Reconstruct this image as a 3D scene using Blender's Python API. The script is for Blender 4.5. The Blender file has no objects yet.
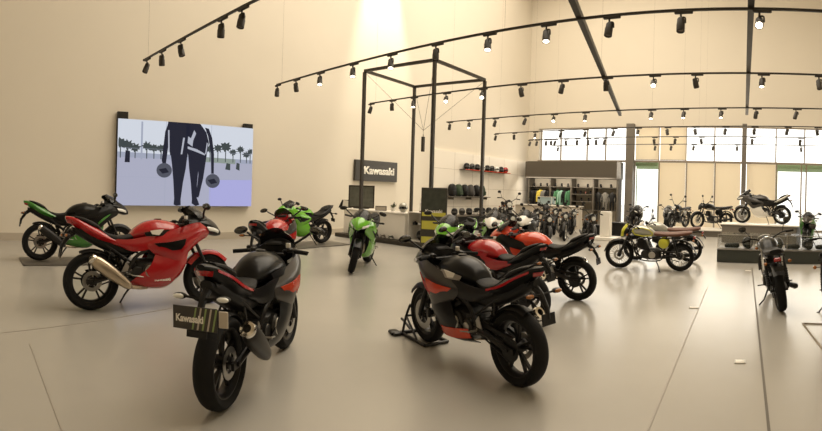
import bpy, math, random
from mathutils import Vector, Matrix, Euler
C = bpy.context.scene
COL = C.collection
PI = math.pi
R = math.radians
random.seed(7)

# ------------------------------------------------------------------ camera
# the photograph is a phone panorama: a cylinder of 490 px per radian, eye 1.6 m up, held 1.7 degrees out of level
F, XV, HZ, EYE, ROLL = 490.0, 765.0, 189.0, 1.6, R(1.7)
cd = bpy.data.cameras.new('camera')
cam = bpy.data.objects.new('camera', cd); COL.objects.link(cam)
cd.type = 'PANO'
cd.panorama_type = 'CENTRAL_CYLINDRICAL'
cd.central_cylindrical_range_u_min = -411 / F
cd.central_cylindrical_range_u_max = 411 / F
cd.central_cylindrical_range_v_min = -(431 - HZ) / F
cd.central_cylindrical_range_v_max = HZ / F
cd.central_cylindrical_radius = 1.0
cd.clip_start = 0.05; cd.clip_end = 400
CM = Matrix.Rotation((XV - 411) / F, 3, 'Z') @ Matrix.Rotation(R(90), 3, 'X') @ Matrix.Rotation(ROLL, 3, 'Z')
cam.location = (0, 0, EYE)
cam.rotation_euler = CM.to_euler()
C.camera = cam

# ------------------------------------------------------------------ light and exposure
C.view_settings.view_transform = 'Standard'
C.view_settings.look = 'None'
C.view_settings.gamma = 1
C.view_settings.exposure = -0.07
C.view_settings.use_curve_mapping = False
w = bpy.data.worlds.new('daylight'); C.world = w; w.use_nodes = True
bg = w.node_tree.nodes['Background']
bg.inputs[0].default_value = (1.0, 0.97, 0.9, 1); bg.inputs[1].default_value = 2.6

def area(name, loc, rot, sx, sy, power, col):
    l = bpy.data.lights.new(name, 'AREA'); l.shape = 'RECTANGLE'; l.size = sx; l.size_y = sy
    l.energy = power; l.color = col
    o = bpy.data.objects.new(name, l); COL.objects.link(o); o.location = loc; o.rotation_euler = rot
    return o
def spot(name, loc, target, power, angle, blend, col, size=0.05):
    l = bpy.data.lights.new(name, 'SPOT'); l.energy = power; l.spot_size = R(angle); l.spot_blend = blend
    l.color = col; l.shadow_soft_size = size
    o = bpy.data.objects.new(name, l); COL.objects.link(o); o.location = loc
    d = Vector(target) - Vector(loc); o.rotation_euler = d.to_track_quat('-Z', 'Y').to_euler()
    return o
WARM = (1.0, 0.89, 0.73)
area('overhead_fill', (-4, 11, 12.8), (0, 0, 0), 12, 14, 2400, WARM)  # added soft fill from above, stands for no visible luminaire
area('overhead_fill_rear', (-8, 18, 12.8), (0, 0, 0), 8, 8, 520, WARM)  # added second overhead fill for the back of the hall
area('window_daylight', (-3, 23.3, 3.4), (R(-80), 0, 0), 17, 2.0, 420, (1, 0.90, 0.74))
spot('wall_washer_beam', (-11.85, 12.4, 12.7), (-12.62, 12.5, 4.4), 9000, 31, 0.7, (1, 0.90, 0.70), 0.12)
area('shelf_fill', (-9.7, 22.5, 2.32), (R(35), 0, 0), 4.8, 0.15, 55, (1, 0.9, 0.75))  # added unseen lamp under the canopy to brighten the shelf bays

# ------------------------------------------------------------------ materials
MATS = {}
def mat(name, col, rough=0.5, metal=0.0, emit=0.0, coat=0.0, alpha=1.0, spec=0.5, bump=0.0, bscale=60, vary=0.0, vscale=3, trans=0.0):
    if name in MATS: return MATS[name]
    m = bpy.data.materials.new(name); m.use_nodes = True
    nt = m.node_tree; b = nt.nodes['Principled BSDF']
    c4 = (*col, 1)
    b.inputs['Base Color'].default_value = c4
    b.inputs['Roughness'].default_value = rough
    b.inputs['Metallic'].default_value = metal
    b.inputs['Specular IOR Level'].default_value = spec
    b.inputs['Coat Weight'].default_value = coat
    b.inputs['Coat Roughness'].default_value = 0.06
    b.inputs['Alpha'].default_value = alpha
    b.inputs['Transmission Weight'].default_value = trans
    if emit:
        b.inputs['Emission Color'].default_value = c4
        b.inputs['Emission Strength'].default_value = emit
    if vary or bump:
        tc = nt.nodes.new('ShaderNodeTexCoord')
        nz = nt.nodes.new('ShaderNodeTexNoise'); nz.inputs['Scale'].default_value = vscale; nz.inputs['Detail'].default_value = 5
        nt.links.new(tc.outputs['Object'], nz.inputs['Vector'])
        if vary:
            mx = nt.nodes.new('ShaderNodeMix'); mx.data_type = 'RGBA'
            mx.inputs[6].default_value = (*[max(0, c * (1 - vary)) for c in col], 1)
            mx.inputs[7].default_value = (*[min(1, c * (1 + vary)) for c in col], 1)
            nt.links.new(nz.outputs['Fac'], mx.inputs[0]); nt.links.new(mx.outputs[2], b.inputs['Base Color'])
        if bump:
            n2 = nt.nodes.new('ShaderNodeTexNoise'); n2.inputs['Scale'].default_value = bscale
            nt.links.new(tc.outputs['Object'], n2.inputs['Vector'])
            bp = nt.nodes.new('ShaderNodeBump'); bp.inputs['Strength'].default_value = bump; bp.inputs['Distance'].default_value = 0.01
            nt.links.new(n2.outputs['Fac'], bp.inputs['Height']); nt.links.new(bp.outputs['Normal'], b.inputs['Normal'])
    MATS[name] = m
    return m
M = dict(
    wall=mat('painted_wall', (0.72, 0.66, 0.555), 0.85, vary=0.03, vscale=0.6, bump=0.05, bscale=20),
    panelwall=mat('white_wall_panels', (0.82, 0.76, 0.66), 0.6),
    floor=mat('polished_floor', (0.385, 0.365, 0.325), 0.25, vary=0.08, vscale=0.9, spec=0.5),
    seam=mat('floor_seam', (0.10, 0.085, 0.065), 0.6),
    seamlight=mat('floor_seam_faint', (0.32, 0.29, 0.25), 0.6),
    skirt=mat('skirting', (0.48, 0.42, 0.34), 0.6),
    ceil=mat('ceiling_paint', (0.75, 0.68, 0.56), 0.9),
    steel=mat('dark_steel', (0.035, 0.028, 0.02), 0.45, 0.3),
    column=mat('grey_column', (0.16, 0.14, 0.115), 0.5),
    mull=mat('window_aluminium', (0.30, 0.25, 0.19), 0.45, 0.4),
    fascia=mat('dark_fascia', (0.09, 0.075, 0.055), 0.6),
    white=mat('white_laminate', (0.80, 0.76, 0.68), 0.35, coat=0.2),
    black=mat('black_plastic', (0.007, 0.0065, 0.006), 0.5, spec=.3, vary=0.2),
    satin=mat('satin_black', (0.011, 0.010, 0.009), 0.4, spec=.35),
    gloss=mat('gloss_black_paint', (0.005, 0.005, 0.005), 0.30, coat=0.06, spec=.2),
    rubber=mat('tyre_rubber', (0.008, 0.0078, 0.0075), 0.8, spec=.25, bump=0.3, bscale=90),
    seat=mat('seat_vinyl', (0.008, 0.0075, 0.007), 0.65, spec=.3, bump=0.2, bscale=200),
    brown=mat('brown_leather', (0.13, 0.05, 0.028), 0.5, bump=0.2, bscale=150),
    engine=mat('engine_metal', (0.022, 0.021, 0.019), 0.42, 0.4),
    alu=mat('cast_aluminium', (0.45, 0.43, 0.39), 0.35, 0.85),
    chrome=mat('chrome', (0.75, 0.72, 0.66), 0.12, 1.0),
    bronze=mat('brushed_steel', (0.50, 0.42, 0.32), 0.28, 0.95),
    disc=mat('brake_disc_steel', (0.35, 0.34, 0.32), 0.3, 0.9),
    red=mat('red_paint', (0.40, 0.007, 0.010), 0.25, coat=0.5),
    orange=mat('orange_red_paint', (0.62, 0.05, 0.012), 0.25, coat=0.5),
    green=mat('lime_green_paint', (0.13, 0.42, 0.015), 0.25, coat=0.7),
    dgreen=mat('deep_green_paint', (0.04, 0.20, 0.02), 0.28, coat=0.6),
    grey=mat('graphite_paint', (0.050, 0.046, 0.042), 0.34, 0.2, coat=0.15),
    silver=mat('silver_paint', (0.42, 0.41, 0.36), 0.28, 0.5, coat=0.5),
    wht=mat('white_paint', (0.75, 0.72, 0.66), 0.25, coat=0.5),
    yellow=mat('yellow_paint', (0.62, 0.60, 0.03), 0.3, coat=0.5),
    smoke=mat('smoked_screen', (0.02, 0.02, 0.019), 0.22, alpha=0.80, spec=.25),
    clearlens=mat('clear_lens', (0.75, 0.75, 0.70), 0.08, coat=1.0),
    taillens=mat('red_lens', (0.35, 0.01, 0.01), 0.15, coat=1.0),
    amber=mat('amber_lens', (0.30, 0.10, 0.015), 0.25, coat=0.4),
    mirror=mat('mirror_glass', (0.09, 0.09, 0.085), 0.15, 1.0),
    glass=mat('clear_glass', (0.10, 0.12, 0.10), 0.03, alpha=0.10, spec=0.3),
    lamp=mat('lamp_body', (0.03, 0.024, 0.017), 0.5),
    lens_off=mat('lamp_lens_dark', (0.12, 0.10, 0.08), 0.2),
    lens_on=mat('lamp_lens_lit', (1.0, 0.85, 0.62), 0.3, emit=14),
    stage=mat('dark_stage', (0.035, 0.04, 0.033), 0.4),
    stageplate=mat('grey_stage_plate', (0.10, 0.09, 0.075), 0.4),
    lettering=mat('white_lettering', (0.80, 0.76, 0.68), 0.4),
    signface=mat('dark_sign_face', (0.035, 0.030, 0.024), 0.4),
    plategreen=mat('plate_stripe', (0.22, 0.30, 0.10), 0.4),
)
# ------------------------------------------------------------------ mesh builder
def cr(p0, p1, p2, p3, t):
    t2, t3 = t * t, t * t * t
    return 0.5 * ((2 * p1) + (-p0 + p2) * t + (2 * p0 - 5 * p1 + 4 * p2 - p3) * t2 + (-p0 + 3 * p1 - 3 * p2 + p3) * t3)
def smooth_pts(pts, sub):
    pts = [Vector(p) for p in pts]; n = len(pts); out = []
    if sub <= 1 or n < 2: return pts
    for i in range(n - 1):
        a = pts[i - 1] if i > 0 else pts[0] * 2 - pts[1]
        d = pts[i + 2] if i + 2 < n else pts[-1] * 2 - pts[-2]
        for k in range(sub): out.append(cr(a, pts[i], pts[i + 1], d, k / sub))
    out.append(pts[-1]); return out
class MB:
    def __init__(s): s.v = []; s.f = []; s.mi = []; s.cur = 0
    def add(s, vs, fs):
        b = len(s.v); s.v += [tuple(v) for v in vs]
        for f in fs: s.f.append(tuple(b + i for i in f)); s.mi.append(s.cur)
        return s
    def box(s, c, d, rot=None, taper=None):
        hx, hy, hz = d[0] / 2, d[1] / 2, d[2] / 2; tx, ty = taper or (1, 1)
        vs = [Vector((x * hx * (tx if z > 0 else 1), y * hy * (ty if z > 0 else 1), z * hz)) for z in (-1, 1) for y in (-1, 1) for x in (-1, 1)]
        if rot is not None: vs = [rot @ v for v in vs]
        c = Vector(c)
        return s.add([v + c for v in vs], [(0, 2, 3, 1), (4, 5, 7, 6), (0, 1, 5, 4), (2, 6, 7, 3), (0, 4, 6, 2), (1, 3, 7, 5)])
    def rbox(s, c, d, r=0.01, rot=None):
        # box with chamfered upright and lying edges, as three stacked rings
        hx, hy, hz = [q / 2 for q in d]; r = min(r, hx * .45, hy * .45, hz * .45); rings = []
        for z, k in ((-hz, r), (-hz + r, 0), (hz - r, 0), (hz, r)):
            x, y, q = hx - k, hy - k, r
            rings.append([Vector(p) for p in ((x, y - q, z), (x - q, y, z), (-x + q, y, z), (-x, y - q, z), (-x, -y + q, z), (-x + q, -y, z), (x - q, -y, z), (x, -y + q, z))])
        c = Vector(c)
        if rot is not None: rings = [[rot @ v for v in g] for g in rings]
        return s.loft([[v + c for v in g] for g in rings])
    def loft(s, rings, caps=True, closed=False):
        n = len(rings[0]); vs = [v for g in rings for v in g]; fs = []
        m = len(rings)
        for i in range(m if closed else m - 1):
            j2 = (i + 1) % m
            for j in range(n):
                k = (j + 1) % n
                fs.append((i * n + j, i * n + k, j2 * n + k, j2 * n + j))
        if caps and not closed:
            fs.append(tuple(range(n))[::-1]); fs.append(tuple((m - 1) * n + j for j in range(n)))
        return s.add(vs, fs)
    def tube(s, pts, r, n=8, sub=1):
        pts = smooth_pts(pts, sub); m = len(pts)
        rr = [r] * m if not isinstance(r, (list, tuple)) else [r[min(len(r) - 1, int(i * len(r) / m))] if sub == 1 and len(r) == m else
              r[0] + (r[-1] - r[0]) * i / (m - 1) for i in range(m)]
        if isinstance(r, (list, tuple)) and len(r) == m: rr = list(r)
        rings = []; u = None
        for i in range(m):
            d = (pts[min(i + 1, m - 1)] - pts[max(i - 1, 0)])
            d = d.normalized() if d.length > 1e-9 else Vector((0, 0, 1))
            if u is None: u = d.orthogonal().normalized()
            u = (u - d * u.dot(d)); u = u.normalized() if u.length > 1e-6 else d.orthogonal().normalized()
            v = d.cross(u)
            rings.append([pts[i] + (u * math.cos(a) + v * math.sin(a)) * rr[i] for a in [2 * PI * k / n for k in range(n)]])
        return s.loft(rings)
    def lathe(s, o, ax, prof, n=24, loop=False):
        # prof: (radius, offset along axis)
        ax = Vector(ax).normalized(); u = ax.orthogonal().normalized(); v = ax.cross(u); o = Vector(o); rings = []
        for k in range(n):
            a = 2 * PI * k / n; d = u * math.cos(a) + v * math.sin(a)
            rings.append([o + d * p[0] + ax * p[1] for p in prof])
        m = len(prof); fs = []
        for i in range(n):
            i2 = (i + 1) % n
            for j in range(m if loop else m - 1):
                k = (j + 1) % m
                fs.append((i * m + j, i2 * m + j, i2 * m + k, i * m + k))
        if not loop:
            if prof[0][0] > 1e-5: fs.append(tuple(i * m for i in range(n)))
            if prof[-1][0] > 1e-5: fs.append(tuple(i * m + m - 1 for i in range(n))[::-1])
        return s.add([v for g in rings for v in g], fs)
    def cyl(s, a, b, r, n=16):
        a = Vector(a); b = Vector(b); d = b - a; L = d.length; e = min(r * .12, L * .2)
        return s.lathe(a, d, [(r - e, 0), (r, e), (r, L - e), (r - e, L)], n)
    def ellip(s, c, rad, n=14, rot=None, m=8):
        c = Vector(c); rings = []
        for i in range(1, m):
            t = PI * i / m; g = []
            for k in range(n):
                a = 2 * PI * k / n
                p = Vector((rad[0] * math.sin(t) * math.cos(a), rad[1] * math.sin(t) * math.sin(a), rad[2] * math.cos(t)))
                g.append(c + (rot @ p if rot is not None else p))
            rings.append(g)
        return s.loft(rings[::-1])
    def sections(s, secs, sub=3, n=18, axis='x'):
        # secs: (x, zc, yh, zh, power, top width, bottom width)
        secs = [tuple(q) + (2.6, 1, 1)[len(q) - 4:] if len(q) < 7 else tuple(q) for q in secs]
        pa = smooth_pts([Vector((q[0], q[1], q[2])) for q in secs], sub); pb = smooth_pts([Vector((q[3], q[4], q[5])) for q in secs], sub)
        pc = smooth_pts([Vector((q[6], 0, 0)) for q in secs], sub); rings = []
        for A, B, D in zip(pa, pb, pc):
            g = []
            for k in range(n):
                a = 2 * PI * k / n; c, sn = math.cos(a), math.sin(a); e = 2 / max(B[1], 1.5)
                y = max(A[2], .002) * math.copysign(abs(c) ** e, c); hz = math.copysign(abs(sn) ** e, sn)
                y *= (1 + (B[2] - 1) * hz) if hz > 0 else (1 + (D[0] - 1) * -hz)
                g.append(Vector((A[0], y, A[1] + max(B[0], .002) * hz)))
            rings.append(g)
        return s.loft(rings)
    def patch(s, rows, th=0.006, sub=4, mirror=True, subv=None):
        rows = [smooth_pts(r, sub) for r in rows]; cols = list(zip(*rows))
        cols = [smooth_pts(c, subv or sub) for c in cols]; nu, nv = len(cols), len(cols[0])
        for sg in ((1, -1) if mirror else (1,)):
            P = [[Vector((p[0], p[1] * sg, p[2])) for p in c] for c in cols]; top = []; bot = []
            for i in range(nu):
                for j in range(nv):
                    du = P[min(i + 1, nu - 1)][j] - P[max(i - 1, 0)][j]; dv = P[i][min(j + 1, nv - 1)] - P[i][max(j - 1, 0)]
                    nn = du.cross(dv); nn = nn.normalized() if nn.length > 1e-9 else Vector((0, 1, 0))
                    top.append(P[i][j] + nn * th / 2); bot.append(P[i][j] - nn * th / 2)
            N = nu * nv; fs = []; ix = lambda i, j: i * nv + j
            for i in range(nu - 1):
                for j in range(nv - 1):
                    q = (ix(i, j), ix(i + 1, j), ix(i + 1, j + 1), ix(i, j + 1)); fs.append(q); fs.append(tuple(N + k for k in q[::-1]))
            edge = [ix(i, 0) for i in range(nu)] + [ix(nu - 1, j) for j in range(1, nv)] + [ix(i, nv - 1) for i in range(nu - 2, -1, -1)] + [ix(0, j) for j in range(nv - 2, 0, -1)]
            for a, b in zip(edge, edge[1:] + edge[:1]): fs.append((b, a, N + a, N + b))
            s.add(top + bot, fs)
        return s
    def prism(s, poly, y0, y1):
        n = len(poly); vs = [(p[0], y0, p[1]) for p in poly] + [(p[0], y1, p[1]) for p in poly]
        fs = [tuple(range(n))[::-1], tuple(range(n, 2 * n))] + [(i, (i + 1) % n, n + (i + 1) % n, n + i) for i in range(n)]
        return s.add(vs, fs)
    def xf(s, m):
        s.v = [tuple(m @ Vector(v)) for v in s.v]; return s
    def mesh(s, name, mats, smooth=True):
        me = bpy.data.meshes.new(name); me.from_pydata(s.v, [], s.f)
        for m in (mats if isinstance(mats, (list, tuple)) else [mats]): me.materials.append(m)
        me.polygons.foreach_set('material_index', s.mi)
        if smooth:
            me.polygons.foreach_set('use_smooth', [True] * len(s.f)); me.update()
            try: me.set_sharp_from_angle(angle=R(38))
            except Exception: pass
        me.update(); return me
CACHE = {}
def link(name, me, parent=None, loc=None, rot=None, mtx=None):
    o = bpy.data.objects.new(name, me); COL.objects.link(o)
    if parent is not None: o.parent = parent
    if mtx is not None: o.matrix_local = mtx
    if loc is not None: o.location = loc
    if rot is not None: o.rotation_euler = rot
    return o
SIDED = set('brake_caliper engine_cover fairing_inlay side_stripe footpeg upper_fairing lower_fairing side_cover headlight tank_panel fork swingarm sleeve trouser_leg tail_stripe pillion_footpeg tank_stripe belly_trim cradle bracket exhaust_header foot'.split())
def side_split(b):
    """islands of a mesh sorted into a left and a right half"""
    par = list(range(len(b.v)))
    def find(i):
        while par[i] != i: par[i] = par[par[i]]; i = par[i]
        return i
    for f in b.f:
        r0 = find(f[0])
        for i in f[1:]: par[find(i)] = r0
    acc = {}
    for i, v in enumerate(b.v): acc.setdefault(find(i), []).append(v[1])
    side = {k: (sum(q) / len(q)) < -0.004 for k, q in acc.items()}
    out = []
    for want in (False, True):
        nb = MB(); mp = {}
        for f, mi in zip(b.f, b.mi):
            if side[find(f[0])] != want: continue
            for i in f:
                if i not in mp: mp[i] = len(nb.v); nb.v.append(b.v[i])
            nb.f.append(tuple(mp[i] for i in f)); nb.mi.append(mi)
        if nb.f: out.append(nb)
    return out
def part(parent, name, m, fn, key=None, mtx=None, smooth=True, label=None):
    if name in SIDED:
        k = ('S', key, name, tuple(x.name for x in (m if isinstance(m, (list, tuple)) else [m])))
        ms = CACHE.get(k) if key else None
        if ms is None:
            b = MB(); fn(b); ms = [q.mesh(name, m, smooth) for q in side_split(b)]
            if key: CACHE[k] = ms
        return [link(name, me, parent, mtx=mtx) for me in ms][0]
    return part1(parent, name, m, fn, key, mtx, smooth, label)
def part1(parent, name, m, fn, key=None, mtx=None, smooth=True, label=None):
    """a part's mesh, shared between things that use the same shape and paint"""
    k = (key, name, tuple(x.name for x in (m if isinstance(m, (list, tuple)) else [m]))) if key else None
    me = CACHE.get(k) if k else None
    if me is None:
        b = MB(); fn(b); me = b.mesh(name, m, smooth)
        if k: CACHE[k] = me
    o = link(name, me, parent, mtx=mtx)
    if label: o['label'] = label
    return o
def tag(o, label, cat, group=None, kind=None):
    if label: o['label'] = label
    if cat: o['category'] = cat
    if group: o['group'] = group
    if kind: o['kind'] = kind
    return o
def thing(name, label, cat, loc=(0, 0, 0), rot=(0, 0, 0), group=None):
    o = link(name, None, None, loc, rot); return tag(o, label, cat, group)
def struct(name, fn, m, loc=(0, 0, 0), smooth=False):
    b = MB(); fn(b); o = link(name, b.mesh(name, m, smooth), None, loc); o['kind'] = 'structure'; return o
def solo(name, fn, m, label, cat, loc=(0, 0, 0), rot=(0, 0, 0), group=None, smooth=True):
    b = MB(); fn(b); o = link(name, b.mesh(name, m, smooth), None, loc, rot); return tag(o, label, cat, group)
def ray(px, py):
    u = (px - 411) / F; return CM @ Vector((math.sin(u), (HZ - py) / F, -math.cos(u)))
def gp(px, py, z=0.0):
    """floor point seen at a pixel of the photograph"""
    d = ray(px, py); k = (z - EYE) / d.z; return Vector((d.x * k, d.y * k, 0))
def column_of(x, y, z):
    q = CM.transposed() @ Vector((x, y, z - EYE)); return 411 + F * math.atan2(q.x, -q.z)
def solve(fn, lo, hi, px):
    for _ in range(40):
        m = (lo + hi) / 2
        if (fn(m) < px) == (fn(lo) < fn(hi)): lo = m
        else: hi = m
    return (lo + hi) / 2
def xat(px, Y, z=2.0): return solve(lambda x: column_of(x, Y, z), -40, 30, px)
def yat(px, X, z=2.0): return solve(lambda y: column_of(X, y, z), .1, 60, px)
def text_mesh(body, size, depth, m, off=0.0, align='CENTER', sx=1.0):
    cu = bpy.data.curves.new('lettering', 'FONT'); cu.body = body; cu.size = size; cu.extrude = depth; cu.offset = off
    cu.align_x = align; cu.align_y = 'CENTER'
    o = bpy.data.objects.new('lettering', cu); COL.objects.link(o)
    bpy.context.view_layer.update()
    me = bpy.data.meshes.new_from_object(o.evaluated_get(bpy.context.evaluated_depsgraph_get()))
    bpy.data.objects.remove(o); me.materials.clear(); me.materials.append(m)
    for v in me.vertices: v.co.x *= sx
    return me

# ------------------------------------------------------------------ the room
WX, WY, CH = -12.6, 23.9, 13.0
XR, YB = 9.0, -7.0
struct('floor', lambda b: b.box(((WX + XR) / 2, (WY + 4 + YB) / 2, -0.05), (XR - WX + .4, WY + 4 - YB, 0.1)), M['floor'])
struct('wall_left', lambda b: b.box((WX - .1, (WY + YB) / 2, CH / 2), (.2, WY - YB, CH)), M['wall'])
struct('ceiling', lambda b: b.box(((WX + XR) / 2, (WY + YB) / 2, CH + .1), (XR - WX, WY - YB, .2)), M['ceil'])
struct('wall_right', lambda b: b.box((XR + .1, (WY + YB) / 2, CH / 2), (.2, WY - YB, CH)), M['wall'])
struct('wall_front', lambda b: (b.box(((WX + 2.2 + XR) / 2, YB - .1, CH / 2), (XR - WX - 2.2, .2, CH)), b.box((WX + 1.1, YB - .1, 4 + (CH - 4) / 2), (2.2, .2, CH - 4))), M['wall'])
w3 = struct('window_2', lambda b: (b.box((WX + .04, YB - .05, 2), (.07, .1, 4)), b.box((WX + 1.1, YB - .05, 2), (.07, .1, 4)), b.box((WX + 1.1, YB - .05, 3.96), (2.2, .1, .07))), M['mull'])
struct('baseboard_left', lambda b: b.box((WX + .012, (WY + YB) / 2, .1), (.024, WY - YB - .4, .2)), M['skirt'])
ZT, ZM = 5.08, 3.33
struct('wall_back', lambda b: (b.box(((WX + XR) / 2, WY + .1, (CH + ZT) / 2), (XR - WX, .2, CH - ZT)),
                               b.box(((WX + xat(538, WY)) / 2, WY + .1, ZT / 2), (xat(538, WY) - WX, .2, ZT)),
                               b.box(((WX + xat(617, WY)) / 2, WY + .1, ZM / 2), (xat(617, WY) - WX, .2, ZM))), M['wall'])
# window wall: mullions, panes and roller shades
mull_top = [538, 541, 560.6, 587, 605.5, 658.6, 686, 714.5, 776, 804.6, 830, 856, 882, 908, 934]
mull_low = [634, 658.6, 686, 714.5, 776, 801, 806, 830, 856, 882, 908, 934]
xe = XR
def mullions(b):
    for p in mull_top: b.box((xat(p, WY, 4.1), WY + .06, (ZT + ZM) / 2), (.06, .1, ZT - ZM))
    for p in mull_low: b.box((xat(p, WY), WY + .06, ZM / 2), (.07, .1, ZM))
    x0 = xat(538, WY, 4.1)
    b.box(((x0 + xe) / 2, WY + .06, ZT - .02), (xe - x0, .12, .06))
    b.box(((x0 + xe) / 2, WY + .06, ZM), (xe - x0, .14, .10))
    b.box(((xat(617, WY) + xe) / 2, WY + .06, .04), (xe - xat(617, WY), .12, .08))
win = struct('window_1', mullions, M['mull'])
pane = struct('window_pane', lambda b: b.box(((xat(538, WY) + xe) / 2, WY + .14, ZT / 2), (xe - xat(538, WY), .012, ZT)), M['glass'])
pane.parent = win
def shade_mat(name, col):
    m = bpy.data.materials.new(name); m.use_nodes = True; nt = m.node_tree; nt.nodes.remove(nt.nodes['Principled BSDF'])
    out = nt.nodes['Material Output']; a = nt.nodes.new('ShaderNodeBsdfTranslucent'); d = nt.nodes.new('ShaderNodeBsdfDiffuse'); x = nt.nodes.new('ShaderNodeMixShader')
    a.inputs[0].default_value = (*col, 1); d.inputs[0].default_value = (*col, 1); x.inputs[0].default_value = .45
    nt.links.new(a.outputs[0], x.inputs[1]); nt.links.new(d.outputs[0], x.inputs[2]); nt.links.new(x.outputs[0], out.inputs[0]); return m
SH = shade_mat('shade_fabric', (0.90, 0.82, 0.68))
spans = [('low', 658.6, 686), ('low', 686, 714.5), ('low', 714.5, 741), ('low', 745.5, 776), ('top', 634, 658.6), ('top', 658.6, 686)]
for k, (lv, a, c) in enumerate(spans):
    x0, x1 = xat(a, WY) + .04, xat(c, WY) - .04; z0, z1 = (.08, ZM - .06) if lv == 'low' else (ZM + .06, ZT - .06)
    nm = {'low': 'beige roller shade drawn down over the lower glazing, ', 'top': 'beige roller shade over the high window, '}[lv]
    wh = ['beside the pale left opening', 'second one right of the opening', 'just left of the slim column', 'just right of the slim column', 'right beside the wide dark column', 'one bay from the wide dark column'][k]
    t = thing('roller_shade', nm + wh, 'window shade', ((x0 + x1) / 2, WY - .02, z0), group='roller shades on the window wall')
    part(t, 'fabric', SH, lambda b: b.box((0, 0, (z1 - z0) / 2), (x1 - x0, .006, z1 - z0)))
    part(t, 'bottom_bar', M['mull'], lambda b: b.box((0, 0, .015), (x1 - x0, .02, .03)))
# columns
for k, (a, c, d) in enumerate(((625, 632.5, .3), (741, 745.5, .2))):
    x0, x1 = xat(a, WY - .4), xat(c, WY - .4)
    o = struct('trim_column', lambda b: b.box(((x0 + x1) / 2, WY - .3, (ZT + .1) / 2), (x1 - x0, d, ZT + .1)), M['column'])
    o.name = 'column' if k == 0 else 'column.001'
struct('wall_pier', lambda b: b.box((xat(618.5, WY - .1), WY - .1, ZM / 2), (.16, .3, ZM)), M['mull']).name = 'trim_1'
# outside: pavement and hedge-green awning strip
struct('ground', lambda b: b.box((0, WY + 30, -.12), (90, 52, .1)), mat('outdoor_paving', (0.62, 0.60, 0.56), 0.8))
AW = mat('green_awning', (0.42, 0.58, 0.34), 0.7)
for a, c, lab in ((634, 658, 'pale green awning strip outside, over the small left doorway'), (776, 860, 'pale green awning strip outside, over the doors at the right')):
    x0, x1 = xat(a, WY + .5), xat(c, WY + .5)
    solo('awning', lambda b: (b.box(((x0 + x1) / 2, WY + .8, ZM - .16), (x1 - x0, .9, .05), Matrix.Rotation(R(-18), 3, 'X')), b.box(((x0 + x1) / 2, WY + .36, ZM - .14), (x1 - x0, .03, .16)), [b.box((x, WY + .8, 1.53), (.05, .05, 3.2)) for x in (x0 + .05, x1 - .05)]), AW, lab, 'awning', smooth=False)
# floor joints
def seam(name, p, q, wd, m):
    p, q = Vector(p), Vector(q); d = q - p; n = Vector((-d.y, d.x)).normalized() * wd / 2
    struct(name, lambda b: b.add([(p.x - n.x, p.y - n.y, .0005), (p.x + n.x, p.y + n.y, .0005), (q.x + n.x, q.y + n.y, .0005), (q.x - n.x, q.y - n.y, .0005),
                                  (p.x - n.x, p.y - n.y, .003), (p.x + n.x, p.y + n.y, .003), (q.x + n.x, q.y + n.y, .003), (q.x - n.x, q.y - n.y, .003)],
                                 [(4, 7, 6, 5), (0, 1, 2, 3), (0, 4, 5, 1), (1, 5, 6, 2), (2, 6, 7, 3), (3, 7, 4, 0)]), m)
a, c = gp(752, 268).xy, gp(769, 431).xy
seam('trim_2', a + (a - c) * .0, c + (c - a) * .3, .022, M['seam'])
a, c = gp(696, 315).xy, gp(648, 431).xy
seam('trim_3', a + (a - c) * .6, c, .012, M['seamlight'])
seam('trim_4', gp(0, 333).xy, gp(172, 308).xy, .012, M['seamlight'])
seam('trim_5', gp(30, 345).xy, gp(62, 431).xy, .010, M['seamlight'])
for (p, q, wd, dp, lab) in ((740, 362, .085, .08, 'small pale metal floor box cover beside the long dark floor joint'), (694, 308, .12, .07, 'small bright floor cover plate on the open floor in front of the yellow motorcycle'), (748, 271, .12, .08, 'small metal floor plate close to the dark display stage')):
    g = gp(p, q)
    t = thing('floor_box', lab, 'floor box', (g.x, g.y, 0), (0, 0, .05), group='floor boxes')
    part(t, 'cover', M['white'], lambda b: b.rbox((0, 0, .006), (wd, dp, .010), .003))
    part(t, 'rim', M['alu'], lambda b: (b.box((0, dp / 2 + .006, .004), (wd + .02, .01, .008)), b.box((0, -dp / 2 - .006, .004), (wd + .02, .01, .008)), b.box((wd / 2 + .006, 0, .004), (.01, dp, .008)), b.box((-wd / 2 - .006, 0, .004), (.01, dp, .008))))
# corner of a sunken mat frame at the right edge
g1, g2, g3 = gp(803, 324), gp(822, 348), gp(840, 325)
struct('trim_6', lambda b: (b.tube([g3 + Vector((0, 0, .006)), g1 + Vector((0, 0, .006)), gp(845, 378) + Vector((0, 0, .006))], .012, 6)), M['mull'])

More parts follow.
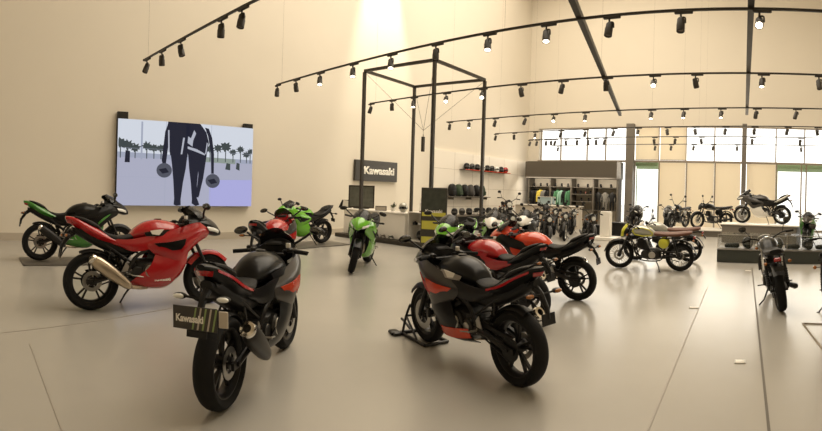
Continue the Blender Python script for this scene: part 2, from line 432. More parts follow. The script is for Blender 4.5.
# ------------------------------------------------------------------ track lighting and ceiling bars
ZTR = 4.0
def yk(K, z=ZTR - EYE): return z * F / K
tracks = [
    ('T1', Vector((-9.3, 2.85, ZTR)), Vector((-4.2, 3.31, ZTR)), 'short track above the video wall', [(147, 0), (162, 0), (181, 0), (221.5, 0), (242, 0)]),
    ('T2', Vector((-9.87, 6.32, ZTR)), Vector((2.4, 6.12, ZTR)), 'nearest long track', [(273.5, 0), (296, 0), (320, 1), (353, 1), (391, 1), (436, 0), (488, 1), (546.5, 1), (609.5, 0), (681, 0), (759.5, 2)]),
    ('T3', Vector((-10.1, 9.62, ZTR)), Vector((3.4, 9.25, ZTR)), 'second long track', [(370, 0), (392, 0), (413.5, 1), (446, 2), (482, 2), (521, 0), (562, 0), (606, 0), (653.5, 2), (695.5, 0), (762, 1), (819, 0)]),
    ('T4', Vector((-10.5, 13.74, ZTR)), Vector((4.2, 12.6, ZTR)), 'third long track', [(449.7, 0), (469, 1), (495, 0), (525, 0), (553.5, 2), (585, 1), (651, 1), (683.5, 1), (721, 1), (756, 0), (796, 0)]),
    ('T5', Vector((-10.68, 17.3, ZTR)), Vector((5, 15.7, ZTR)), 'fourth long track', [(495.5, 0), (514, 0), (535, 1), (560.6, 0), (585, 0), (613.5, 0), (637.7, 1), (667, 0), (695, 0), (725, 0), (754, 0), (787, 0), (817, 0)]),
    ('T6', Vector((-10.35, 19.75, ZTR)), Vector((5, 18.7, ZTR)), 'low track before the high windows', [(529.8, 0), (536.8, 0), (546, 0), (551, 0), (555, 0), (565.8, 0), (577, 0), (588, 0), (596, 0), (604.5, 0), (654, 0), (675, 0), (701, 0), (752, 0), (800, 0)]),
    ('T7', Vector((-10.5, 22.5, ZTR)), Vector((5, 21.5, ZTR)), 'lowest track against the high windows', [(558, 0), (655, 0), (671, 0), (693.5, 0), (713, 0), (737, 0), (801, 0)]),
]
ORD = ['first', 'second', 'third', 'fourth', 'fifth', 'sixth', 'seventh', 'eighth', 'ninth', 'tenth', 'eleventh', 'twelfth', 'thirteenth', 'fourteenth', 'fifteenth']
tl = {'T1': 'short black lighting track high above the left end of the video wall', 'T2': 'longest black lighting track, nearest overhead, running left to the screen',
      'T3': 'black lighting track passing the steel frame below its top', 'T4': 'black lighting track where the sloping ceiling bar ends', 'T5': 'thin black lighting track level with the top of the high windows',
      'T6': 'thin black track crossing the high windows, upper of the two', 'T7': 'thin black track crossing the high windows, lowest of all tracks'}
def lamp_head(px, track, lit, k, desc):
    a, c = track
    d = c - a
    p = a + d * solve(lambda q: column_of(*(a + d * q)), 0, 1, px)
    lab = '%s track spotlight, %s from the left on the %s' % (['unlit black', 'dimly lit black', 'brightly glowing black'][lit], ORD[k], desc)
    o = thing('track_spotlight', lab, 'spotlight', (p.x, p.y, p.z - .012), (0, 0, math.atan2(d.y, d.x)), 'spotlights on the ceiling tracks'); o.scale = (1.2,) * 3
    part(o, 'adapter', M['lamp'], lambda b: (b.rbox((.03, 0, -.012), (.20, .034, .034), .005), b.cyl((0, 0, -.02), (0, 0, -.075), .012, 8)), key='lamp')
    part(o, 'yoke', M['lamp'], lambda b: b.tube([(-.0, 0, -.068), (.045, 0, -.072), (.052, 0, -.13)], .010, 6, 3), key='lamp')
    random.seed(int(px * 10) + k)
    # lit heads face down and toward the showroom, so their lenses show
    if lit == 2: ax, rz = R(48), math.atan2(-p.y, -p.x) - math.atan2(d.y, d.x) + R(90)
    elif lit == 1: ax, rz = R(22), math.atan2(-p.y, -p.x) - math.atan2(d.y, d.x) + R(90)
    else: ax, rz = R(random.uniform(6, 20)), random.uniform(0, 6.28)
    mt = Matrix.Translation((0, 0, -.125)) @ Matrix.Rotation(rz, 4, 'Z') @ Matrix.Rotation(-ax, 4, 'X')
    h = part(o, 'lamp_body', M['lamp'], lambda b: b.lathe((0, 0, .055), (0, 0, -1), [(.0, 0), (.030, .0), (.040, .015), (.042, .06), (.046, .07), (.046, .155), (.040, .16), (.038, .146), (0, .142)], 14), key='lamp', mtx=mt)
    part(h, 'lens', M['lens_on'] if lit else M['lens_off'], lambda b: b.lathe((0, 0, -.092), (0, 0, -1), [(0, -.004), (.037, -.004), (.036, 0), (0, .007)], 14), key='lamp%d' % min(lit, 1))
    return p
for nm, a, c, desc, lamps in tracks:
    t = thing('lighting_track', tl[nm], 'lighting track', tuple((a + c) / 2), (0, 0, math.atan2(c.y - a.y, c.x - a.x)), 'lighting tracks')
    L = (c - a).length; th = .032 if nm in ('T1', 'T2', 'T3', 'T4') else .03
    part(t, 'rail', M['steel'], lambda b: b.box((0, 0, 0), (L, th, th)))
    part(t, 'end_cap', M['steel'], lambda b: b.rbox((-L / 2 - .01, 0, 0), (.025, th * 1.3, th * 1.3), .003))
    nw = max(1, int(L / 6))
    for i in range(nw + 1):
        x = -L / 2 + .2 + (L - .4) * i / nw
        part(t, 'suspension_wire', M['lens_off'], lambda b: b.tube([(x, 0, .01), (x, 0, CH - a.z)], .0015, 4))
    for k, (px, lit) in enumerate(lamps): lamp_head(px, (a, c), lit, k, desc)
def bar(p, q, r): return lambda b: b.tube([p, q], r, 4)
def beam_box(p, q, wd):
    p, q = Vector(p), Vector(q); d = q - p; m = Matrix.Rotation(math.atan2(d.y, d.x), 3, 'Z')
    return lambda b: b.box((p + q) / 2, (d.length, wd, wd), m)
zb = ZTR + .06
solo('ceiling_bar', beam_box((-1.9, 3.4, zb), (-4.42, 14.3, zb), .085), M['steel'], 'dark steel ceiling bar running diagonally up between the two frames of track', 'ceiling bar', smooth=False)['label'] = 'slanting dark ceiling bar crossing the tracks right of the steel frame'
solo('ceiling_bar', beam_box((-.11, 3.4, zb), (-.58, 14.2, zb), .085), M['steel'], 'straight dark ceiling bar crossing the tracks above the slim column', 'ceiling bar', smooth=False)

# ------------------------------------------------------------------ steel cube frame
P = [(-10.8, 10.0), (-8.33, 10.27), (-8.42, 12.9), (-11.08, 12.6)]; FH = 5.06
t = thing('steel_frame', 'tall open cube frame of thin black steel posts beside the counter', 'frame', (-9.66, 11.45, 0))
for k, (x, y) in enumerate(P):
    part(t, 'post', M['steel'], lambda b: (b.box((x + 9.66, y - 11.45, FH / 2 + .01), (.085, .085, FH - .02)), b.box((x + 9.66, y - 11.45, .006), (.2, .2, .012))), smooth=False)
for k in range(4):
    a, c = P[k], P[(k + 1) % 4]
    part(t, 'top_rail', M['steel'], beam_box((a[0] + 9.66, a[1] - 11.45, FH + .04), (c[0] + 9.66, c[1] - 11.45, FH + .04), .08), smooth=False)
part(t, 'cross_cables', M['lamp'], lambda b: [b.tube([(x + 9.66, y - 11.45, FH), (0, 0, 3.40)], .005, 4) for x, y in P])
solo('pendant_speaker', lambda b: (b.rbox((0, 0, 0), (.09, .09, .46), .01), b.cyl((0, 0, .22), (0, 0, .3), .012, 6), b.tube([(0, 0, .3), (0, 0, .42)], .004, 4)), M['steel'], 'slim black box hanging from cables inside the steel frame', 'speaker', (-9.66, 11.45, 2.98))

# ------------------------------------------------------------------ motorcycles
def wheel(root, name, key, x, Rw, wd, rimm, disc, steer=None, spoked=False, ndisc=2):
    ri = Rw - (.085 if not spoked else .075)
    def rim(b):
        y = wd * .36
        b.lathe((x, 0, Rw), (0, 1, 0), [(ri + .012, -y), (ri - .004, -y), (ri - .022, -y * .55), (ri - .022, y * .55), (ri - .004, y), (ri + .012, y), (ri - .002, y * .5), (ri - .002, -y * .5)], 40, True)
        if spoked:
            b.lathe((x, 0, Rw), (0, 1, 0), [(.02, -.06), (.05, -.055), (.05, -.04), (.028, -.03), (.028, .03), (.05, .04), (.05, .055), (.02, .06)], 16)
            for k in range(28):
                a = 2 * PI * k / 28; a2 = a + (.22 if k % 2 else -.22); s = .045 if k % 4 < 2 else -.045
                b.tube([(x + .045 * math.cos(a), s, Rw + .045 * math.sin(a)), (x + (ri - .01) * math.cos(a2), 0, Rw + (ri - .01) * math.sin(a2))], .0026, 4)
        else:
            b.lathe((x, 0, Rw), (0, 1, 0), [(.02, -.075), (.045, -.07), (.05, -.03), (.05, .03), (.045, .07), (.02, .075)], 16)
            for k in range(5):
                for dlt in (-.16, .16):
                    a = 2 * PI * k / 5 + .3
                    p = Vector((x + .035 * math.cos(a), 0, Rw + .035 * math.sin(a))); q = Vector((x + (ri - .012) * math.cos(a + dlt), 0, Rw + (ri - .012) * math.sin(a + dlt)))
                    d = q - p; m3 = Matrix.Rotation(-math.atan2(d.z, d.x), 3, 'Y')
                    b.box((p + q) / 2, (d.length, .028, .020), m3)
    wobj = part(root, name, rimm, rim, key, steer)
    def tyre(b):
        h = wd / 2
        prof = [(ri + .005, -h * .72), (ri + .035, -h * .98), (Rw - .035, -h * 1.0), (Rw - .014, -h * .72), (Rw - .003, -h * .36), (Rw, 0), (Rw - .003, h * .36), (Rw - .014, h * .72), (Rw - .035, h), (ri + .035, h * .98), (ri + .005, h * .72)]
        b.lathe((x, 0, Rw), (0, 1, 0), prof, 48, True)
    part(wobj, 'tyre', M['rubber'], tyre, key + name)
    def dsc(b):
        for s in ((-1, 1) if ndisc == 2 else (1,) if ndisc == 1 else (-1,)):
            y = s * (.062 if not spoked else .07)
            b.lathe((x, y, Rw), (0, 1, 0), [(disc * .62, -.0025), (disc, -.0025), (disc, .0025), (disc * .62, .0025)], 32, True)
            for k in range(5):
                a = 2 * PI * k / 5
                b.tube([(x + .03 * math.cos(a), y, Rw + .03 * math.sin(a)), (x + disc * .66 * math.cos(a + .2), y, Rw + disc * .66 * math.sin(a + .2))], .006, 5)
    part(wobj, 'brake_disc', M['disc'], dsc, key + name)
    return wobj
def fit_bike(rear, front, wb, stage=0.0):
    """root matrix data from the two contact pixels: midpoint and heading"""
    a, c = gp(*rear), gp(*front); d = c - a; mid = (a + c) / 2
    return mid, math.atan2(d.y, d.x)
def steer_m(ang, head, rake):
    ax = Vector((-math.sin(rake), 0, math.cos(rake)))
    return Matrix.Translation(head) @ Matrix.Rotation(ang, 4, ax) @ Matrix.Translation(-Vector(head))

def sport(label, pos, heading, pal, group='sport motorcycles', lean=7, steer=0, z=0.0, stand=True, scale=1.04, name='sport_motorcycle', plate=None):
    """fully faired machine: rear axle at x=0, front axle at x=1.39, root at mid wheelbase"""
    WB, RR, RF = 1.39, .315, .298
    off = WB / 2
    root = thing(name, label, 'motorcycle', (pos.x, pos.y, z), Euler((R(-lean), 0, heading)), group)
    # lean about the bike's own long axis, then turn
    root.rotation_mode = 'XYZ'
    K = 'sport'
    S = Matrix.Translation((-off, 0, 0))
    st = S @ steer_m(R(steer), (1.17, 0, .8), R(24))
    main, acc, tankm, tailm, nose, rimm, frm = [M[pal.get(k, d)] for k, d in (('main', 'gloss'), ('accent', 'gloss'), ('tank', 'gloss'), ('tail', 'gloss'), ('nose', 'gloss'), ('rim', 'satin'), ('frame', 'satin'))]
    def P(nm, m, fn, mt=S, lab=None): return part(root, nm, m, fn, K, mt, label=lab)
    wheel(root, 'rear_wheel', K, 0, RR, .15, rimm, .11, S, ndisc=-1)
    wheel(root, 'front_wheel', K, WB, RF, .115, rimm, .15, st)
    P('fork', M['satin'] if pal.get('fork') != 'gold' else M['bronze'], lambda b: [(b.tube([(WB + .0, s * .095, RF), (WB - .075, s * .095, RF + .20)], .027, 10), b.tube([(WB - .075, s * .095, RF + .20), (1.11, s * .095, .93)], .021, 10), b.box((WB - .01, s * .08, RF + .02), (.06, .02, .08))) for s in (1, -1)], st)
    P('brake_caliper', M['engine'], lambda b: [b.rbox((WB - .13, s * .075, RF + .05), (.06, .04, .10), .012) for s in (1, -1)], st)
    def ff(b):
        rows = []
        for a in (40, 65, 90, 118, 145):
            c, s_ = math.cos(R(a)), math.sin(R(a)); rr = RF + .028
            rows.append([(WB + (rr - .045) * c, -.070, RF + (rr - .045) * s_), (WB + rr * c, -.05, RF + rr * s_), (WB + (rr + .008) * c, 0, RF + (rr + .008) * s_), (WB + rr * c, .05, RF + rr * s_), (WB + (rr - .05) * c, .075, RF + (rr - .05) * s_)])
        b.patch(rows, .005, 2, False)
    P('front_fender', M[pal.get('fender', 'gloss')], ff, st)
    P('engine', M['engine'], lambda b: (b.rbox((.66, 0, .43), (.36, .30, .24), .04), b.rbox((.50, 0, .40), (.20, .26, .20), .04), b.rbox((.80, 0, .60), (.20, .26, .24), .03, Matrix.Rotation(R(18), 3, 'Y')),
                                        b.cyl((.63, -.19, .42), (.63, .19, .42), .095, 20), b.cyl((.49, -.17, .40), (.49, .17, .40), .07, 18), b.rbox((.66, 0, .29), (.26, .18, .08), .02)))
    P('engine_cover', M['alu'], lambda b: (b.cyl((.63, .19, .42), (.63, .205, .42), .06, 18), b.cyl((.49, .165, .40), (.49, .18, .40), .045, 18), b.cyl((.63, -.19, .42), (.63, -.203, .42), .07, 18)))
    P('radiator', M['satin'], lambda b: (b.box((1.0, 0, .55), (.035, .30, .30), Matrix.Rotation(R(15), 3, 'Y')), [b.box((1.02, y * .03, .55), (.04, .004, .28), Matrix.Rotation(R(15), 3, 'Y')) for y in range(-4, 5)]))
    P('frame', frm, lambda b: [(b.tube([(1.12, s * .05, .86), (.86, s * .14, .72), (.50, s * .145, .60), (.38, s * .12, .40)], .02, 8, 4), b.tube([(1.10, s * .05, .76), (.88, s * .14, .55), (.62, s * .15, .62)], .016, 8, 3),
                                b.tube([(.50, s * .12, .62), (.20, s * .10, .75), (-.14, s * .06, .88)], .014, 6, 3), b.tube([(.42, s * .12, .52), (.10, s * .09, .74)], .012, 6)) for s in (1, -1)])
    P('swingarm', frm if pal.get('frame') else M['satin'], lambda b: [(b.tube([(.42, s * .12, .40), (.22, s * .125, .38), (0, s * .115, RR)], [.036, .03, .026], 8), b.box((-.02, s * .115, RR), (.10, .02, .05))) for s in (1, -1)] + [b.tube([(.30, -.11, .39), (.30, .11, .39)], .028, 8), b.cyl((0, -.14, RR), (0, .14, RR), .016, 10)])
    P('chain', M['engine'], lambda b: (b.tube([(0, .09, RR + .10), (.46, .09, .43)], .009, 6), b.tube([(0, .09, RR - .10), (.46, .09, .37)], .009, 6), b.lathe((0, .09, RR), (0, 1, 0), [(.03, -.004), (.10, -.004), (.10, .004), (.03, .004)], 24, True)))
    def hug(b):
        rows = []
        for a in (30, 50, 72, 94, 112):
            c, s_ = math.cos(R(a)), math.sin(R(a)); hh = RR + .028
            rows.append([(hh * c * .95, -.062, RR + (hh - .025) * s_), (hh * c, -.042, RR + hh * s_), (hh * c, 0, RR + (hh + .008) * s_), (hh * c, .042, RR + hh * s_), (hh * c * .95, .062, RR + (hh - .025) * s_)])
        b.patch(rows, .005, 2, False)
    P('rear_fender', M['black'], hug)
    P('undertray', M['black'], lambda b: b.sections([(.46, .64, .10, .05), (.30, .67, .11, .075), (.10, .74, .105, .07), (-.08, .82, .085, .055), (-.18, .87, .06, .035)], 3, 14))
    P('chain_guard', M['black'], lambda b: b.patch([[(-.05, .08, RR + .11), (.15, .08, RR + .13), (.36, .08, .47)], [(-.05, .105, RR + .11), (.15, .105, RR + .13), (.36, .105, .47)], [(-.03, .112, RR + .08), (.15, .112, RR + .10), (.36, .112, .45)]], .005, 3, False))
    P('shock_absorber', M['red'] if pal.get('shock') else M['satin'], lambda b: [b.lathe((.34, 0, .44), (-.12, 0, .36), [(.018, 0), (.03, .02)] + [(.036 if k % 2 else .026, .04 + k * .022) for k in range(11)] + [(.02, .31), (.014, .36)], 10)])
    def exh(b):
        b.sections([(.42, .0, .025, .025), (.36, 0, .05, .05), (.12, 0, .062, .072), (-.04, 0, .056, .068), (-.10, 0, .04, .05)], 3, 16)
        b.lathe((-.10, 0, 0), (-1, 0, 0), [(.045, -.01), (.048, .0), (.046, .022), (.030, .026), (.028, -.01)], 16, True)
    ex = S @ Matrix.Translation((.06, -.205, .50)) @ Matrix.Rotation(R(36), 4, 'Y') @ Matrix.Rotation(R(3), 4, 'Z')
    e = P('exhaust', M[pal.get('exhaust', 'satin')], exh, ex)
    part(e, 'exhaust_tip', M['chrome'], lambda b: b.lathe((-.10, 0, 0), (-1, 0, 0), [(.030, -.004), (.058, .0), (.060, .012), (.052, .030), (.030, .034), (.028, .012)], 18, True), K)
    P('exhaust_pipe', M['bronze'], lambda b: ([b.tube([(.90, s * .07, .62), (1.0, s * .08, .48), (.90, s * .06, .30), (.66, -.02, .235), (.52, -.14, .24), (.40, -.195, .26)], .021, 8, 4) for s in (1, -1)]))
    # fairing panels
    P('upper_fairing', main, lambda b: b.patch([[(.66, .165, .80), (.82, .20, .845), (1.0, .215, .90), (1.17, .20, .945), (1.28, .160, .935)],
                                              [(.60, .185, .73), (.78, .235, .75), (1.0, .26, .79), (1.20, .222, .85), (1.36, .140, .850)],
                                              [(.60, .185, .67), (.80, .24, .64), (.98, .25, .64), (1.16, .205, .73), (1.34, .115, .78)],
                                              [(.68, .18, .60), (.84, .215, .55), (.97, .22, .53), (1.09, .175, .62), (1.25, .095, .73)]], .007, 4))
    P('lower_fairing', M[pal.get('lower', pal.get('main', 'gloss'))], lambda b: b.patch([[(.68, .20, .60), (.84, .218, .555), (.97, .215, .535), (1.08, .17, .60)],
                                              [(.60, .205, .46), (.78, .222, .43), (.95, .20, .42), (1.05, .15, .46)],
                                              [(.42, .16, .32), (.62, .175, .28), (.84, .155, .27), (.99, .10, .34)],
                                              [(.42, .06, .26), (.62, .06, .225), (.83, .05, .22), (.96, .03, .29)]], .007, 4))
    P('fairing_inlay', acc, lambda b: (b.patch([[(.66, .215, .72), (.84, .262, .735), (1.02, .270, .765)], [(.70, .222, .69), (.86, .262, .685), (1.00, .268, .70)], [(.76, .228, .655), (.87, .252, .64), (.96, .262, .65)]], .006, 3)))
    if pal.get('belly'): P('belly_trim', M[pal['belly']], lambda b: b.patch([[(.44, .190, .40), (.62, .215, .37), (.84, .200, .34), (1.0, .13, .37)], [(.42, .165, .32), (.62, .185, .275), (.85, .165, .26), (.99, .09, .315)]], .006, 3))
    P('side_stripe', M[pal.get('stripe', 'grey')], lambda b: b.patch([[(.88, .222, .565), (1.0, .262, .69), (1.16, .228, .80)], [(.91, .226, .555), (1.03, .262, .67), (1.19, .222, .785)]], .005, 3))
    P('side_cover', M[pal.get('cover', 'satin')], lambda b: b.patch([[(.16, .115, .785), (.36, .145, .765), (.54, .175, .79), (.70, .19, .82)], [(.20, .12, .73), (.38, .15, .70), (.54, .18, .71), (.66, .19, .74)], [(.30, .115, .69), (.42, .14, .64), (.54, .17, .64), (.62, .185, .66)]], .006, 3))
    P('front_cowl', nose, lambda b: b.sections([(1.10, .935, .18, .085, 2.4, .8, 1), (1.24, .945, .180, .105, 2.4, .72, .95), (1.38, .915, .150, .105, 2.3, .62, .9), (1.50, .865, .090, .080, 2.2, .6, .8), (1.575, .825, .025, .030, 2, .7, .7)], 4, 22))
    P('headlight', M['clearlens'], lambda b: b.patch([[(1.33, .163, .895), (1.42, .138, .885), (1.505, .088, .86)], [(1.34, .172, .872), (1.43, .143, .862), (1.515, .090, .840)], [(1.36, .160, .85), (1.44, .130, .84), (1.51, .080, .822)]], .010, 3))
    P('windscreen', M['smoke'], lambda b: b.patch([[(1.24, -.175, .975), (1.36, -.12, .975), (1.44, 0, .965), (1.36, .12, .975), (1.24, .175, .975)], [(1.17, -.155, 1.06), (1.26, -.105, 1.07), (1.32, 0, 1.075), (1.26, .105, 1.07), (1.17, .155, 1.06)], [(1.11, -.11, 1.11), (1.15, -.07, 1.135), (1.18, 0, 1.15), (1.15, .07, 1.135), (1.11, .11, 1.11)]], .005, 4, False))
    P('dashboard', M['black'], lambda b: b.rbox((1.13, 0, .99), (.05, .16, .09), .012, Matrix.Rotation(R(-30), 3, 'Y')))
    # tank and seats
    tk = P('fuel_tank', tankm, lambda b: b.sections([(.44, .80, .09, .03, 2.3), (.50, .83, .125, .07, 2.4, .8, 1), (.60, .855, .165, .105, 2.5, .72, .95), (.74, .865, .19, .125, 2.5, .70, 1), (.88, .86, .185, .115, 2.5, .72, 1), (.99, .855, .14, .085, 2.4, .8, 1), (1.05, .85, .09, .05, 2.2)], 4, 26))
    part(tk, 'filler_cap', M['satin'], lambda b: b.cyl((.78, 0, .984), (.78, 0, .998), .042, 18), K)
    P('tank_panel', acc if pal.get('tank_panel') is None else M[pal['tank_panel']], lambda b: b.patch([[(.56, .172, .84), (.70, .200, .86), (.84, .198, .87)], [(.58, .180, .80), (.72, .207, .80), (.90, .200, .81)]], .006, 3))
    P('rider_seat', M['seat'], lambda b: b.sections([(.50, .815, .07, .025), (.44, .79, .10, .035), (.30, .775, .135, .035), (.16, .80, .13, .045), (.09, .85, .105, .055), (.06, .885, .08, .03)], 4, 18))
    P('pillion_seat', M['seat'], lambda b: b.sections([(.08, .90, .08, .02), (.02, .925, .11, .034), (-0.094, .975, .10, .032), (-0.187, 1.005, .06, .020)], 4, 16))
    P('tail_cowl', tailm, lambda b: b.sections([(.42, .70, .11, .03, 2.3), (.24, .745, .135, .055, 2.4, 1, .7), (.06, .815, .145, .078, 2.4, 1, .6), (-0.094, .900, .125, .072, 2.4, 1, .55), (-0.203, .965, .085, .050, 2.3, 1, .5), (-0.289, 1.005, .030, .018, 2)], 4, 20))
    if pal.get('tailstripe'): P('tail_stripe', M[pal['tailstripe']], lambda b: b.patch([[(.26, .137, .775), (.06, .149, .845), (-0.094, .130, .930), (-0.211, .086, .985)], [(.26, .139, .757), (.06, .151, .822), (-0.094, .132, .908), (-0.211, .088, .966)]], .006, 3))
    P('tail_light', M['taillens'], lambda b: b.patch([[(-0.234, -.062, .975), (-0.282, 0, .985), (-0.234, .062, .975)], [(-0.222, -.05, .940), (-0.265, 0, .950), (-0.222, .05, .940)]], .012, 4, False))
    P('tail_guard', M['black'], lambda b: (b.sections([(.02, .76, .07, .04), (-0.125, .83, .065, .04), (-0.218, .88, .045, .03)], 2, 10), b.tube([(-0.172, 0, .86), (-0.257, 0, .80), (-0.328, 0, .70), (-0.343, 0, .62)], [.034, .028, .022, .018], 8), b.box((-0.347, 0, .62), (.012, .14, .09), Matrix.Rotation(R(8), 3, 'Y'))))
    for s in (1, -1):
        si = part(root, 'turn_signal', M['black'], lambda b: (b.tube([(-.27, s * .02, .80), (-.28, s * .12, .81)], .009, 6), b.ellip((-.285, s * .155, .812), (.030, .050, .022), 10)), 'sp%d' % s, S)
        part(si, 'lens', M['amber'] if not pal.get('clear_signal') else M['clearlens'], lambda b: b.ellip((-.300, s * .158, .812), (.022, .042, .018), 10), 'sp%d%s' % (s, pal.get('clear_signal')))
    for s in (1, -1):
        mi = part(root, 'mirror', M['satin'], lambda b: (b.tube([(1.23, s * .15, 1.0), (1.19, s * .25, 1.06), (1.17, s * .33, 1.09)], .010, 6, 3), b.sections([(-.045, 0, .055, .03), (-.03, 0, .085, .048), (0, 0, .092, .05), (.012, 0, .085, .045)], 2, 14)) if False else
                  (b.tube([(1.29, s * .15, 1.0), (1.25, s * .25, 1.06), (1.24, s * .31, 1.10)], .012, 6, 3), b.ellip((1.235, s * .37, 1.12), (.030, .072, .038), 14, Matrix.Rotation(s * R(-12), 3, 'X'))), 'sp%d' % s, S)
        part(mi, 'mirror_glass', M['mirror'], lambda b: b.ellip((1.208, s * .37, 1.12), (.014, .062, .031), 14, Matrix.Rotation(s * R(-12), 3, 'X')), 'sp%d' % s)
    for s in (1, -1):
        hb = part(root, 'handlebar', M['satin'], lambda b: (b.tube([(1.09, s * .095, .945), (1.07, s * .14, .965), (.99, s * .33, .95)], .013, 8, 2), b.rbox((1.05, s * .17, .965), (.06, .05, .045), .01), b.tube([(1.07, s * .17, .965), (1.09, s * .24, .96), (1.05, s * .34, .95)], .006, 6, 2)), 'sp%d' % s, st)
        part(hb, 'grip', M['rubber'], lambda b: b.cyl((1.035, s * .22, .957), (.985, s * .345, .949), .018, 10), 'sp%d' % s)
    P('top_yoke', M['alu'] if pal.get('yoke') else M['satin'], lambda b: (b.rbox((1.09, 0, .925), (.07, .24, .03), .01), b.cyl((1.10, 0, .86), (1.09, 0, .945), .025, 12)), st)
    P('brake_reservoir', M['wht'], lambda b: b.cyl((1.07, -.15, .985), (1.07, -.15, 1.025), .022, 12), st)
    P('footpeg', M['alu'], lambda b: [(b.tube([(.38, s * .12, .42), (.36, s * .16, .40), (.37, s * .24, .40)], .010, 6), b.prism([(.30, .40), (.38, .36), (.44, .42), (.36, .52)], s * .135 - .004, s * .135 + .004), b.tube([(.38, s * .139, .40), (.42, s * .19, .38), (.54, s * .20, .36)], .006, 6)) for s in (1, -1)])
    P('pillion_footpeg', M['satin'], lambda b: [b.tube([(.20, s * .09, .66), (.17, s * .12, .56), (.16, s * .2, .56)], .009, 6) for s in (1, -1)])
    if stand:
        zf = .26 * math.tan(R(lean)) * .9
        P('kickstand', M['satin'], lambda b: (b.tube([(.52, .12, .27), (.44, .20, .13), (.40, .275, zf + .012)], [.014, .012, .011], 8), b.box((.40, .285, zf + .006), (.07, .05, .010), Matrix.Rotation(R(lean), 3, 'X'))))
    if plate:
        pl = P('display_plate', M['signface'], lambda b: b.rbox((-.375, .0, .70), (.008, .31, .145), .003))
        for k in range(5):
            part(pl, 'stripe', M['plategreen'] if k % 2 == 0 else M['skirt'], lambda b: b.add([(-.3800, .02 - .035 * k, .632), (-.3800, .008 - .035 * k, .632), (-.3800, -.018 - .035 * k, .768), (-.3800, -.006 - .035 * k, .768)], [(0, 1, 2, 3)]))
        tm = text_mesh('Kawasaki', .062, .0008, M['lettering'], .0022, sx=.85)
        link('lettering', tm, pl, mtx=Matrix(((0, 0, -1, -.3815), (-1, 0, 0, .035), (0, 1, 0, .695), (0, 0, 0, 1))))
        P('reflector', M['skirt'], lambda b: b.rbox((-.372, -.195, .71), (.012, .06, .10), .01))
    if pal.get('text'):
        for s in (1, -1):
            tm = text_mesh('Kawasaki', .050, .0008, M['lettering'], .0012, sx=1.0)
            base = Matrix(((-s, 0, 0, .76), (0, 0, s, s * .2265), (0, 1, 0, .335 + 0.02), (0, 0, 0, 1)))
            base = Matrix.Translation((.76, s * .199, .325)) @ Matrix.Rotation(R(180 if s > 0 else 0), 4, 'Z') @ Matrix.Rotation(R(90 - 18), 4, 'X')
            link('lettering', tm, root, mtx=S @ base)
    if pal.get('badge'):
        for s in (1, -1):
            bd = MB().patch([[(.62, .203, .86), (.70, .212, .87), (.78, .213, .875)], [(.64, .210, .82), (.68, .214, .815), (.72, .215, .81)]], .004, 2, False)
            if s < 0: bd.xf(Matrix.Diagonal((1, -1, 1, 1)))
            link('tank_badge', bd.mesh('tank_badge', M['lettering']), root, mtx=S)
    root.scale = (scale,) * 3
    return root

